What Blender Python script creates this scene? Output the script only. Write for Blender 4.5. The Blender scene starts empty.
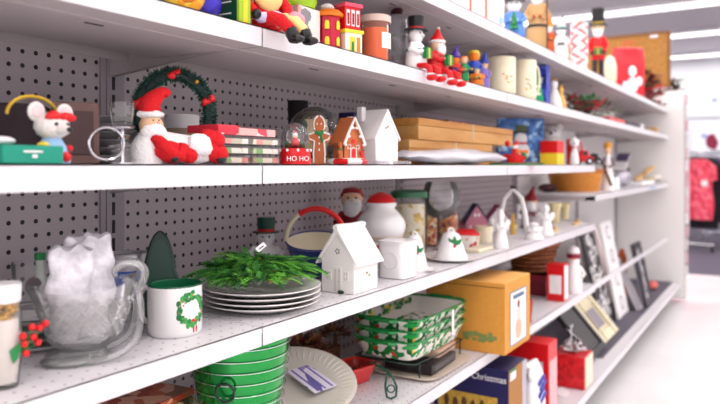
import bpy, math, random
from math import sin, cos, pi, radians, atan2, sqrt
from mathutils import Vector, Matrix, noise
SC = bpy.context.scene
COL = SC.collection
F = 673.0; TH = radians(32); CH = 1.08; S_, C_ = sin(TH), cos(TH)   # lens in px, angle between view and aisle, camera height
D0 = .75                                                            # camera stands this far in front of the shelf lips
DECKZ = dict(C=CH+.441, B=CH+.2355, A=CH+.001, D=CH-.276, E=CH-.140, F=CH-.568, G=CH-.92)
ZS = {k: v+.0007 for k, v in DECKZ.items()}      # things stand a hair above the enamel
XJ = [-.334, .886, 2.10, 3.32, 4.54, 5.78]
YB = .395

# ---------------------------------------------------------------- placing
def Xat(u, Y):
    k = (u-360)/F; Yt = Y+D0
    return Yt*(C_+k*S_)/(S_-k*C_)
def scale(X, Y): return F/(X*C_+(Y+D0)*S_)
def face(X, Y, extra=0): return atan2(-X, D0+Y)+extra
def I(u, Y, sh, vtop, wpx):
    """where a thing stands, how tall and wide it is: x, y, z, height, width, turned to the aisle's near end"""
    X = Xat(u, Y); s = scale(X, Y); z = ZS[sh]
    return X, Y, z, (165-vtop)/s-(z-CH), wpx/s, face(X, Y)
def G(u, v, z):
    Z = F*(CH-z)/(v-165.0); L = (u-360)/F*Z
    return Z*C_+L*S_, Z*S_-L*C_-D0

# ---------------------------------------------------------------- materials
def lin(c):
    if isinstance(c, str):
        c = [int(c[i:i+2], 16)/255 for i in (0, 2, 4)]
    return tuple(x/12.92 if x <= .04045 else ((x+.055)/1.055)**2.4 for x in c)+(1,)
MATS = {}
def mat(name, col, rough=.5, metal=0, trans=0, ior=1.45, emit=0, alpha=1, coat=0, bump=0, bscale=60, vary=0, sss=0):
    if name in MATS: return MATS[name]
    m = bpy.data.materials.new(name); m.use_nodes = True
    n = m.node_tree.nodes; l = m.node_tree.links; b = n['Principled BSDF']
    c = lin(col)
    b.inputs['Base Color'].default_value = c
    b.inputs['Roughness'].default_value = rough
    b.inputs['Metallic'].default_value = metal
    b.inputs['Transmission Weight'].default_value = trans
    b.inputs['IOR'].default_value = ior
    b.inputs['Alpha'].default_value = alpha
    b.inputs['Coat Weight'].default_value = coat
    if emit:
        b.inputs['Emission Color'].default_value = c; b.inputs['Emission Strength'].default_value = emit
    if bump or vary:
        tc = n.new('ShaderNodeTexCoord'); nz = n.new('ShaderNodeTexNoise')
        nz.inputs['Scale'].default_value = bscale; nz.inputs['Detail'].default_value = 4
        l.new(tc.outputs['Object'], nz.inputs['Vector'])
        if bump:
            bp = n.new('ShaderNodeBump'); bp.inputs['Strength'].default_value = bump; bp.inputs['Distance'].default_value = .004
            l.new(nz.outputs['Fac'], bp.inputs['Height']); l.new(bp.outputs['Normal'], b.inputs['Normal'])
        if vary:
            r = n.new('ShaderNodeValToRGB')
            r.color_ramp.elements[0].position = .35; r.color_ramp.elements[1].position = .65
            r.color_ramp.elements[0].color = tuple(max(0, x*(1-vary)) for x in c[:3])+(1,)
            r.color_ramp.elements[1].color = tuple(min(1, x*(1+vary*.5)) for x in c[:3])+(1,)
            l.new(nz.outputs['Fac'], r.inputs['Fac']); l.new(r.outputs['Color'], b.inputs['Base Color'])
    MATS[name] = m; return m
def blotch(name, cols, sc=60, rough=.4, weights=None, stretch=(1,1,1), alpha=1, trans=0):
    """a printed pattern: irregular cells picked from a list of colours"""
    if name in MATS: return MATS[name]
    m = mat(name, cols[0], rough, alpha=alpha, trans=trans); n = m.node_tree.nodes; l = m.node_tree.links; b = n['Principled BSDF']
    tc = n.new('ShaderNodeTexCoord'); mp = n.new('ShaderNodeMapping'); mp.inputs['Scale'].default_value = stretch
    nz = n.new('ShaderNodeTexNoise'); nz.inputs['Scale'].default_value = sc*.8
    mx = n.new('ShaderNodeMixRGB'); mx.inputs['Fac'].default_value = .012
    vo = n.new('ShaderNodeTexVoronoi'); vo.inputs['Scale'].default_value = sc
    l.new(tc.outputs['Object'], mp.inputs['Vector']); l.new(mp.outputs[0], nz.inputs['Vector'])
    l.new(mp.outputs[0], mx.inputs[1]); l.new(nz.outputs['Color'], mx.inputs[2]); l.new(mx.outputs[0], vo.inputs['Vector'])
    sp = n.new('ShaderNodeSeparateColor'); l.new(vo.outputs['Color'], sp.inputs[0])
    r = n.new('ShaderNodeValToRGB'); r.color_ramp.interpolation = 'CONSTANT'
    w = weights or [1]*len(cols); t = sum(w); acc = 0
    els = r.color_ramp.elements
    for i, c in enumerate(cols):
        e = els[i] if i < 2 else els.new(.99)
        e.position = acc/t; e.color = lin(c); acc += w[i]
    l.new(sp.outputs[0], r.inputs['Fac']); l.new(r.outputs['Color'], b.inputs['Base Color'])
    return m
def wood(name, c1, c2, sc=30, rough=.45, axis=(1, 8, 8)):
    if name in MATS: return MATS[name]
    m = mat(name, c1, rough); n = m.node_tree.nodes; l = m.node_tree.links; b = n['Principled BSDF']
    tc = n.new('ShaderNodeTexCoord'); mp = n.new('ShaderNodeMapping'); mp.inputs['Scale'].default_value = axis
    nz = n.new('ShaderNodeTexNoise'); nz.inputs['Scale'].default_value = sc*.3; nz.inputs['Detail'].default_value = 6
    r = n.new('ShaderNodeValToRGB'); r.color_ramp.elements[0].color = lin(c1); r.color_ramp.elements[1].color = lin(c2)
    r.color_ramp.elements[0].position = .3; r.color_ramp.elements[1].position = .7
    l.new(tc.outputs['Object'], mp.inputs[0]); l.new(mp.outputs[0], nz.inputs['Vector']); l.new(nz.outputs['Fac'], r.inputs['Fac'])
    l.new(r.outputs['Color'], b.inputs['Base Color']); return m
def holes(name, base, dark, pitch, rad, ax=('X', 'Z'), rough=.5, sx=1, stag=False):
    """painted steel or board with a grid of drilled holes"""
    m = mat(name, base, rough); n = m.node_tree.nodes; l = m.node_tree.links; b = n['Principled BSDF']
    tc = n.new('ShaderNodeTexCoord'); sp = n.new('ShaderNodeSeparateXYZ'); l.new(tc.outputs['Object'], sp.inputs[0])
    outs = []
    def mth(op, a, bb=None):
        x = n.new('ShaderNodeMath'); x.operation = op
        for i, q in enumerate((a, bb)):
            if q is None: continue
            if isinstance(q, (int, float)): x.inputs[i].default_value = q
            else: l.new(q, x.inputs[i])
        return x.outputs[0]
    for i, a in enumerate(ax):
        p = pitch*(sx if i == 0 else 1)
        v = mth('DIVIDE', sp.outputs[a], p); v = mth('ADD', v, 1000.0)
        v = mth('FRACT', v); v = mth('SUBTRACT', v, .5); v = mth('MULTIPLY', v, p)
        outs.append(mth('MULTIPLY', v, v))
    d = mth('SQRT', mth('ADD', outs[0], outs[1]))
    f = mth('LESS_THAN', d, rad)
    mx = n.new('ShaderNodeMixRGB'); mx.inputs[1].default_value = lin(base); mx.inputs[2].default_value = lin(dark)
    l.new(f, mx.inputs[0]); l.new(mx.outputs[0], b.inputs['Base Color'])
    bp = n.new('ShaderNodeBump'); bp.inputs['Strength'].default_value = .6; bp.inputs['Distance'].default_value = .002; bp.invert = True
    l.new(f, bp.inputs['Height']); l.new(bp.outputs['Normal'], b.inputs['Normal'])
    return m

# ---------------------------------------------------------------- mesh builder
class MB:
    def __init__(s): s.v = []; s.f = []; s.mi = []; s.mats = []
    def _m(s, m):
        if m not in s.mats: s.mats.append(m)
        return s.mats.index(m)
    def add(s, vs, fs, m, M=None):
        o = len(s.v); k = s._m(m)
        for p in vs:
            p = Vector(p); s.v.append(M @ p if M else p)
        for f in fs: s.f.append([o+i for i in f]); s.mi.append(k)
    def box(s, c, d, m, rz=0, M=None, rx=0, ry=0):
        x, y, z = (q/2 for q in d)
        vs = [(a*x, b*y, e*z) for a in (-1, 1) for b in (-1, 1) for e in (-1, 1)]
        fs = [(0,1,3,2),(4,6,7,5),(0,4,5,1),(2,3,7,6),(0,2,6,4),(1,5,7,3)]
        T = Matrix.Translation(c) @ Matrix.Rotation(rz, 4, 'Z') @ Matrix.Rotation(ry, 4, 'Y') @ Matrix.Rotation(rx, 4, 'X')
        s.add(vs, fs, m, (M @ T) if M else T)
    def loft(s, rings, m, seg=24, cap=True, M=None, n=2.0, mfun=None):
        """rings: (z, rx, ry) or (z, rx, ry, cx, cy); n = squareness of the outline"""
        vs = []; fs = []
        for r in rings:
            z, rx, ry = r[:3]; cx, cy = (r[3], r[4]) if len(r) > 3 else (0, 0)
            for i in range(seg):
                a = 2*pi*(i+.5)/seg; ca, sa = cos(a), sin(a)
                q = (abs(ca)**n+abs(sa)**n)**(-1/n)
                vs.append((cx+rx*ca*q, cy+ry*sa*q, z))
        R = len(rings)
        for j in range(R-1):
            for i in range(seg):
                fs.append((j*seg+i, j*seg+(i+1) % seg, (j+1)*seg+(i+1) % seg, (j+1)*seg+i))
        if cap:
            fs.append(tuple(range(seg))[::-1]); fs.append(tuple((R-1)*seg+i for i in range(seg)))
        if mfun is None: s.add(vs, fs, m, M)
        else:
            o = len(s.v)
            for p in vs: s.v.append(M @ Vector(p) if M else Vector(p))
            for k, f in enumerate(fs):
                s.f.append([o+i for i in f]); s.mi.append(s._m(mfun(k//seg, k % seg) or m))
    def lathe(s, prof, m, seg=28, M=None, cap=True): s.loft([(z, r, r) for r, z in prof], m, seg, cap, M)
    def ball(s, c, r, m, seg=16, M=None, rot=None):
        rx, ry, rz = r if isinstance(r, (tuple, list)) else (r, r, r)
        N = max(6, seg//2); rings = [(-cos(pi*j/N)*rz, max(1e-5, sin(pi*j/N))*rx, max(1e-5, sin(pi*j/N))*ry) for j in range(N+1)]
        T = Matrix.Translation(c)
        if rot: T = T @ rot
        s.loft(rings, m, seg, False, (M @ T) if M else T)
    def tube(s, pts, r, m, seg=8, closed=False, M=None):
        pts = [Vector(p) for p in pts]; n = len(pts); vs = []; fs = []
        rr = r if isinstance(r, (list, tuple)) else [r]*n
        up = None
        for i, p in enumerate(pts):
            a = pts[(i-1) % n] if (closed or i > 0) else p; b = pts[(i+1) % n] if (closed or i < n-1) else p
            t = (b-a).normalized() if (b-a).length > 1e-9 else Vector((0,0,1))
            if up is None:
                up = Vector((0,0,1)) if abs(t.z) < .9 else Vector((1,0,0))
            u = (up-t*up.dot(t))
            if u.length < 1e-6: u = t.orthogonal()
            u.normalize(); w = t.cross(u); up = u
            for k in range(seg):
                g = 2*pi*k/seg; vs.append(p+(u*cos(g)+w*sin(g))*rr[i])
        for i in range(n if closed else n-1):
            j = (i+1) % n
            for k in range(seg): fs.append((i*seg+k, i*seg+(k+1) % seg, j*seg+(k+1) % seg, j*seg+k))
        if not closed: fs.append(tuple(range(seg))[::-1]); fs.append(tuple((n-1)*seg+k for k in range(seg)))
        s.add(vs, fs, m, M)
    def stube(s, pts, r, m, seg=10, M=None, k=6):
        """tube through points on a smooth curve"""
        P = [Vector(p) for p in pts]; n = len(P); rr = r if isinstance(r, (list, tuple)) else [r]*n; o = []; q = []
        for i in range(n-1):
            a, b, c, d = P[max(0, i-1)], P[i], P[i+1], P[min(n-1, i+2)]
            for j in range(k):
                t = j/k; o.append(.5*((2*b)+(c-a)*t+(2*a-5*b+4*c-d)*t*t+(3*b-a-3*c+d)*t**3)); q.append(rr[i]*(1-t)+rr[i+1]*t)
        o.append(P[-1]); q.append(rr[-1]); s.tube(o, q, m, seg, False, M)
    def prism(s, out, y0, y1, m, M=None):
        """outline in x,z pulled from y0 to y1"""
        n = len(out); vs = [(x, y0, z) for x, z in out]+[(x, y1, z) for x, z in out]
        fs = [tuple(range(n)), tuple(range(2*n-1, n-1, -1))]+[(i, (i+1) % n, n+(i+1) % n, n+i) for i in range(n)]
        s.add(vs, fs, m, M)
    def ring(s, c, R, r, m, seg=24, axis='Z', M=None, sq=1.0, tseg=8):
        pts = []
        for i in range(seg):
            a = 2*pi*i/seg
            p = {'Z': (cos(a)*R, sin(a)*R*sq, 0), 'Y': (cos(a)*R, 0, sin(a)*R*sq), 'X': (0, cos(a)*R, sin(a)*R*sq)}[axis]
            pts.append(Vector(c)+Vector(p))
        s.tube(pts, r, m, tseg, True, M)
    def blob(s, c, r, m, amp=.3, sc=30, seg=20, M=None, seed=0):
        o = len(s.v); s.ball(c, r, m, seg, M)
        cc = (M @ Vector(c)) if M else Vector(c)
        for i in range(o, len(s.v)):
            d = s.v[i]-cc; s.v[i] = cc+d*(1+amp*noise.noise(s.v[i]*sc+Vector((seed, seed*2.3, 0))))
    def build(s, name, parent=None, smooth=True, bevel=0, sub=0):
        me = bpy.data.meshes.new(name); me.from_pydata([tuple(v) for v in s.v], [], s.f)
        for m in s.mats: me.materials.append(m)
        for p, k in zip(me.polygons, s.mi): p.material_index = k; p.use_smooth = smooth
        me.validate(); 
        import bmesh
        b = bmesh.new(); b.from_mesh(me); bmesh.ops.recalc_face_normals(b, faces=b.faces); b.to_mesh(me); b.free()
        if smooth: me.set_sharp_from_angle(angle=radians(42))
        o = bpy.data.objects.new(name, me); COL.objects.link(o)
        if parent: o.parent = parent
        if bevel:
            q = o.modifiers.new('bevel', 'BEVEL'); q.width = bevel; q.segments = 2; q.limit_method = 'ANGLE'
        if sub:
            q = o.modifiers.new('sub', 'SUBSURF'); q.levels = sub; q.render_levels = sub
        return o
def props(o, label=None, cat=None, group=None, kind=None):
    for k, v in (('label', label), ('category', cat), ('group', group), ('kind', kind)):
        if v: o[k] = v
    return o
def T(name, label, cat, loc, rz=0, group=None, rx=0, ry=0):
    o = bpy.data.objects.new(name, None); COL.objects.link(o); o.empty_display_size = .02
    o.location = loc; o.rotation_euler = (rx, ry, rz); return props(o, label, cat, group)
def one(mb, name, label, cat, loc, rz=0, group=None, bevel=0, rx=0, ry=0):
    o = mb.build(name, None, bevel=bevel); o.location = loc; o.rotation_euler = (rx, ry, rz); return props(o, label, cat, group)
def copy_thing(o, loc, rz, label, group=None):
    c = o.copy(); COL.objects.link(c); c.location = loc; c.rotation_euler = (o.rotation_euler[0], o.rotation_euler[1], rz); c['label'] = label
    if group: c['group'] = group
    for ch in list(o.children):
        d = ch.copy(); COL.objects.link(d); d.parent = c
        for g in list(ch.children):
            e = g.copy(); COL.objects.link(e); e.parent = d
    return c
def text(body, size, m, parent, loc, rot, name='lettering', ext=.0006, align='CENTER'):
    c = bpy.data.curves.new(name, 'FONT'); c.body = body; c.size = size; c.extrude = ext; c.align_x = align; c.align_y = 'CENTER'
    c.materials.append(m)
    o = bpy.data.objects.new(name, c); COL.objects.link(o); bpy.context.view_layer.update()
    me = bpy.data.meshes.new_from_object(o.evaluated_get(bpy.context.evaluated_depsgraph_get())); me.name = name
    bpy.data.objects.remove(o); bpy.data.curves.remove(c)
    o = bpy.data.objects.new(name, me); COL.objects.link(o); o.parent = parent; o.location = loc; o.rotation_euler = rot; return o
def Tr(x=0, y=0, z=0): return Matrix.Translation((x, y, z))
def Rz(a): return Matrix.Rotation(a, 4, 'Z')
def Ry(a): return Matrix.Rotation(a, 4, 'Y')
def Rx(a): return Matrix.Rotation(a, 4, 'X')
rnd = random.Random(7)
# common colours
WHITE = mat('glazed_white', 'f1eeee', .22, coat=.3)
MATTEW = mat('matte_white', 'f2eff0', .55)
CREAM = mat('cream_glaze', 'efe4c6', .3)
RED = mat('bright_red', 'd8131a', .35)
DRED = mat('deep_red', '8e1020', .4)
GREEN = mat('holly_green', '12813f', .35)
DGREEN = mat('dark_green_glaze', '0d4030', .3)
BLACK = mat('glossy_black', '17161a', .35)
SKIN = mat('painted_skin', 'efc39c', .5)
YELLOW = mat('warm_yellow', 'f2cf2c', .4)
ORANGE = mat('orange_glaze', 'ee7d1a', .4)
BLUE = mat('royal_blue', '2446b4', .4)
LBLUE = mat('pale_blue', '9cc4e8', .5)
PURPLE = mat('violet_glaze', '4b2a96', .35)
BROWN = mat('brown_glaze', '6b4026', .5)
TAN = mat('tan_cloth', 'cfa672', .7)
PINK = mat('pink_glaze', 'ef8f9c', .5)
GOLD = mat('gold_paint', 'd6a233', .35, metal=.6)
SILVER = mat('chrome', 'dcdce0', .15, metal=1)
GREY = mat('mid_grey', '8a888c', .5)
def clear(name, tint='ffffff', edge=.25, body=.06, rough=.04, cloud=0, cscale=50):
    """thin clear wall: see-through, brighter and more mirror-like towards its edges; cloud = milky share"""
    if name in MATS: return MATS[name]
    m = bpy.data.materials.new(name); m.use_nodes = True; n = m.node_tree.nodes; l = m.node_tree.links; n.remove(n['Principled BSDF'])
    out = n['Material Output']; t = n.new('ShaderNodeBsdfTransparent'); t.inputs[0].default_value = lin(tint)
    g = n.new('ShaderNodeBsdfGlossy'); g.inputs['Roughness'].default_value = rough
    d = n.new('ShaderNodeBsdfPrincipled'); d.inputs['Base Color'].default_value = lin(tint); d.inputs['Roughness'].default_value = .3
    lw = n.new('ShaderNodeLayerWeight'); lw.inputs['Blend'].default_value = edge
    mx = n.new('ShaderNodeMixShader'); l.new(lw.outputs['Fresnel'], mx.inputs[0]); l.new(t.outputs[0], mx.inputs[1]); l.new(g.outputs[0], mx.inputs[2])
    m2 = n.new('ShaderNodeMixShader'); m2.inputs[0].default_value = body; l.new(mx.outputs[0], m2.inputs[1]); l.new(d.outputs[0], m2.inputs[2])
    if cloud:
        tc = n.new('ShaderNodeTexCoord'); nz = n.new('ShaderNodeTexNoise'); nz.inputs['Scale'].default_value = cscale; nz.inputs['Detail'].default_value = 5
        l.new(tc.outputs['Object'], nz.inputs['Vector']); mr = n.new('ShaderNodeMapRange'); l.new(nz.outputs['Fac'], mr.inputs[0])
        mr.inputs[1].default_value = .35; mr.inputs[2].default_value = .7; mr.inputs[3].default_value = body; mr.inputs[4].default_value = min(1, body+cloud)
        l.new(mr.outputs[0], m2.inputs[0]); bp = n.new('ShaderNodeBump'); bp.inputs['Strength'].default_value = .9; bp.inputs['Distance'].default_value = .004
        l.new(nz.outputs['Fac'], bp.inputs['Height']); l.new(bp.outputs[0], g.inputs['Normal']); l.new(bp.outputs[0], d.inputs['Normal']); l.new(bp.outputs[0], lw.inputs['Normal'])
    l.new(m2.outputs[0], out.inputs[0]); MATS[name] = m; return m
CRYSTAL = mat('cut_crystal', 'ffffff', .02, trans=1, ior=1.5)
GLASS = clear('clear_glass', edge=.09, body=.04)
PLASTIC = clear('clear_plastic', edge=.12, body=.07, rough=.12)
CLING = clear('thin_plastic_film', 'f6f4fa', .4, .25, .15, cloud=.35, cscale=60)
FUR = mat('white_fluff', 'f6f3f3', .95, bump=1, bscale=160)
RFUR = mat('red_felt', 'd51620', .9, bump=.8, bscale=200)
# ================================================================ the store
def struct(mb, name, bevel=0):
    o = mb.build(name, None, smooth=False, bevel=bevel); return props(o, kind='structure')
XF, YN, YP, HC = 17.0, -6.0, 6.0, 3.5
def floor_mat():
    m = mat('white_vinyl_tile', 'eeebec', .22, vary=.04, bscale=3); n = m.node_tree.nodes; l = m.node_tree.links; b = n['Principled BSDF']
    return m
carp = mat('grey_carpet', '5e5666', .95, bump=.5, bscale=120, vary=.25)
wallm = mat('white_wall_paint', 'f0f1f4', .7)
ceilm = mat('ceiling_panel', 'f6eeef', .8)
m = MB(); m.box((-.3, 0, -.05), (15.4, 12, .1), floor_mat()); struct(m, 'floor')
m = MB(); m.box((7.4+4.8, 0, -.05), (9.6, 12, .1), carp); struct(m, 'floor_carpet')
m = MB(); m.box((4.5, 0, HC+.05), (25, 12, .1), ceilm); struct(m, 'ceiling')
m = MB(); m.box((XF+.05, 0, HC/2), (.1, 12, HC), wallm); struct(m, 'wall_far')
m = MB(); m.box((-8.05, 0, HC/2), (.1, 12, HC), wallm); struct(m, 'wall_behind')
m = MB(); m.box((4.5, YN-.05, HC/2), (25, .1, HC), wallm); struct(m, 'wall_aisle')
m = MB(); m.box((4.5, YP+.05, HC/2), (25, .1, HC), wallm); struct(m, 'wall_back')
# ceiling lights: strips across the aisles
lampm = mat('lamp_diffuser', 'fffaf6', .5, emit=2.2)
lframe = mat('lamp_frame', 'e6e4e8', .5)
LIGHT_E = 4.4
for i, x in enumerate([-6.5, -4.0, -1.5, 1.0, 3.5, 6.0, 8.5, 11.0, 13.5, 16.2]):  # first two strips are added out of view, filling the camera-facing sides
    where = ['added for fill beside the wall behind the aisle','added for fill second from the wall behind the aisle','before the near end of the shelving','over the near end of the shelving','over the middle of the long shelves','over the far end of the shelving',
             'first of those past the shelving end','second of those past the shelving end','third of those past the shelving end','last before the far wall'][i]
    t = T('ceiling_light', 'long white fluorescent ceiling strip light '+where, 'ceiling light', (x, 0, HC-.06), 0, 'fluorescent strips across the ceiling')
    a = MB(); a.box((0, 0, .03), (.42, 11.0, .06), lframe); a.build('housing', t, False)
    a = MB(); a.box((0, 0, -.004), (.32, 10.9, .012), lampm); a.build('diffuser', t, False)
    L = bpy.data.lights.new('strip_lamp', 'AREA'); L.shape = 'RECTANGLE'; L.size = .34; L.size_y = 10.9; L.energy = LIGHT_E*11*.34*6; L.color = (1, .965, .955)
    o = bpy.data.objects.new('strip_lamp', L); COL.objects.link(o); o.location = (0, 0, -.02); o.parent = t
W_ = bpy.data.worlds.new('world'); SC.world = W_; W_.use_nodes = True
W_.node_tree.nodes['Background'].inputs[0].default_value = (1, .96, .96, 1); W_.node_tree.nodes['Background'].inputs[1].default_value = .12

# ---------------------------------------------------------------- shelving
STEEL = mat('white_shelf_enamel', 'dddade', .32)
UNDER = mat('shaded_shelf_enamel', 'b4aaac', .5)  # shelf enamel darkened and warmed: the undersides' shade is put into the colour
DECK = holes('perforated_shelf_deck', 'e4e1e5', '948e96', .0254, .0024, ('X', 'Y'), .35, sx=1)
PEG = holes('pegboard_panel_grey', 'bcb1b5', '1c171a', .0254, .0042, ('X', 'Z'), .55)
DARK = mat('slot_black', '2a262b', .8)
gon = T('store_shelving', 'long white metal store shelving run with grey pegboard back and full shelves', 'shelving', (0, 0, 0))
TOPZ = CH+.60
for i in range(5):
    x0, x1 = XJ[i], XJ[i+1]; b = MB()
    b.box(((x0+x1)/2, YB+.006, (TOPZ+.15)/2), (x1-x0-.05, .01, TOPZ-.15), PEG if i < 3 else mat('plain_back_enamel', 'e6e1e2', .45)); b.build('pegboard_panel', gon, False)
for i, x in enumerate(XJ):
    b = MB(); b.box((x, YB+.008, TOPZ/2), (.03, .028, TOPZ), mat('upright_grey', 'a39aa0', .5)); b.box((x-.022, YB+.002, TOPZ/2), (.012, .012, TOPZ), mat('upright_grey', 'a39aa0', .5)); b.box((x+.022, YB+.002, TOPZ/2), (.012, .012, TOPZ), mat('upright_grey', 'a39aa0', .5))
    z = .2
    while z < TOPZ-.03:
        for dx in (-.0,): b.box((x+dx, YB-.0065, z), (.006, .002, .026), DARK)
        z += .036
    b.build('upright', gon, False)
b = MB(); b.box((2.7, YB+.35, TOPZ/2), (6.2, .02, TOPZ), STEEL); b.build('rear_panel', gon, False)
b = MB(); b.box((2.7, YB+.19, TOPZ+.006), (6.2, .42, .012), STEEL); b.build('top_cap', gon, False)
def shelf(i, key, depth=.388, n=1):
    x0, x1 = XJ[i]+.002, XJ[i+n]-.002; z = DECKZ[key]; w = x1-x0; cx = (x0+x1)/2; yb = YB-.002-(.388-depth)
    b = MB(); b.box((cx, (.003+yb)/2, z-.0055), (w, yb-.003, .011), DECK)
    d = b.build('shelf', gon, False)
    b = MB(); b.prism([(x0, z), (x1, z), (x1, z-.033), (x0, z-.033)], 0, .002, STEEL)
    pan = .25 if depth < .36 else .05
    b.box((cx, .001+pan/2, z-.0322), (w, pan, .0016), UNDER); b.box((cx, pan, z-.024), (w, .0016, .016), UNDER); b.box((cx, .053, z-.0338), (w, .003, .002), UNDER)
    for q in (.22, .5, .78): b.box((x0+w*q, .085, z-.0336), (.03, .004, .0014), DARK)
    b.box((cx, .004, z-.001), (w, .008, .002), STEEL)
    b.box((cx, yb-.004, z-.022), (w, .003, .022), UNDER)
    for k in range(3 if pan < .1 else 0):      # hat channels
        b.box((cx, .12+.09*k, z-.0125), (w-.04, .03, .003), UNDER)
    b.build('front_lip', d, False)
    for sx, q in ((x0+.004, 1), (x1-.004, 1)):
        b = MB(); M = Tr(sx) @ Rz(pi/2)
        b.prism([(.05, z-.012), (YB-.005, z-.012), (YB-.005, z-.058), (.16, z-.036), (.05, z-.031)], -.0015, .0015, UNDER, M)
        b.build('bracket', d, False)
    return d
for i in range(5): shelf(i, 'C', .335); shelf(i, 'B', .335)
for i in range(3): shelf(i, 'A'); shelf(i, 'D')
for i in range(3): shelf(i, 'F')
for i in (3, 4): shelf(i, 'E')
# front rail at the height of the lower shelf in the far bays
b = MB(); b.box(((3.32+5.75)/2, .004, DECKZ['F']-.012), (2.43, .008, .026), STEEL); b.build('front_rail', gon, False)
# base
FG = mat('dark_base_liner', '5c5764', .7, vary=.2)
for i in range(5):
    b = MB(); x0, x1 = XJ[i]+.001, XJ[i+1]-.001; z = DECKZ['G']; y0 = -.085
    b.box(((x0+x1)/2, (y0+YB)/2, z-.006), (x1-x0, YB-y0-.004, .012), STEEL)
    b.box(((x0+x1)/2, y0+.003, z-.017), (x1-x0, .006, .034), STEEL)
    if i > 2: b.box(((x0+x1)/2, .177, z+.0015), (x1-x0-.004, .42, .003), FG)
    b.build('base_deck', gon, False)
b = MB(); b.box((2.72, .03, .11), (6.1, .02, .075), DARK); b.build('kick_plate', gon, False)
for i, x in enumerate(XJ):
    b = MB(); b.box((x, .22, .06), (.05, .3, .12), DARK); b.build('foot', gon, False)
ENDP = mat('end_panel_enamel', 'efecea', .4)
b = MB(); b.box((5.81, .335, (CH+.585)/2+.02), (.03, .885, CH+.585-.04), ENDP); b.build('end_panel', gon, False, bevel=.002)
# the end-of-aisle display strip fixed behind the end panel
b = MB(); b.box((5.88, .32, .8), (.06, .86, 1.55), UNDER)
strip = b.build('endcap_board', gon, False)

# ---------------------------------------------------------------- camera
cam = bpy.data.cameras.new('camera'); co = bpy.data.objects.new('camera', cam); COL.objects.link(co); SC.camera = co
co.location = (0, -D0, CH)
d = Vector((C_, S_, 0)); co.rotation_euler = d.to_track_quat('-Z', 'Y').to_euler()
cam.sensor_width = 36; cam.lens = F/720*36; cam.shift_y = -37/720.0; cam.clip_start = .02
cam.dof.use_dof = True; cam.dof.focus_distance = 1.28; cam.dof.aperture_fstop = 3.2
SC.view_settings.view_transform = 'Standard'; SC.view_settings.look = 'None'; SC.view_settings.exposure = EXPO if 'EXPO' in globals() else 0.0
SC.view_settings.gamma = 1; SC.view_settings.use_curve_mapping = False
SC.cycles.use_denoising = True; SC.cycles.max_bounces = 10; SC.cycles.transmission_bounces = 8; SC.cycles.transparent_max_bounces = 8
SC.cycles.sample_clamp_indirect = 6; SC.cycles.caustics_reflective = False; SC.cycles.caustics_refractive = False
# ================================================================ makers of single things
def plate_mb(r, h, m, rimm=None, well=.62, seg=40, sq=1.0):
    b = MB(); w = r*well
    pr = [(0, .0), (w*.8, 0), (w, h*.12), (w*1.05, h*.25), (r*.97, h*.82), (r, h*.94), (r, h), (r*.98, h), (r*.9, h*.85), (w*1.0, h*.42), (w*.9, h*.24), (0.0001, h*.22)]
    rings = [(z, max(a, 1e-4), max(a, 1e-4)*sq) for a, z in pr]
    b.loft(rings, m, seg, False, mfun=(lambda j, i: rimm if rimm and 4 <= j <= 7 else None))
    return b
def cup_mb(r0, r1, h, m, inner=None, th=.003, seg=36, floor_=.006, mid=None):
    b = MB(); mid = mid or []
    out = [(0.0001, 0), (r0*.96, 0), (r0, .003)]+[(r, z) for r, z in mid]+[(r1, h-.002), (r1-th*.5, h)]
    inn = [(r1-th, h-.001)]+[(r-th, z) for r, z in reversed(mid) if z > floor_]+[(r0-th, floor_+.002), (0.0001, floor_)]
    n0 = len(out); b.loft([(z, r, r) for r, z in out+inn], m, seg, False, mfun=lambda j, i: inner if inner and j >= n0-2 else None)
    return b
def handle(b, r, h, m, w=.03, t=.005, a=0, z=None):
    z = z or h*.5; M = Rz(a); H = h*.36
    b.stube([(r-.002, 0, z+H), (r+w*.6, 0, z+H*1.0), (r+w, 0, z+H*.45), (r+w, 0, z-H*.3), (r+w*.6, 0, z-H*.85), (r-.002, 0, z-H)], t, m, 8, M, 4)
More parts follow.
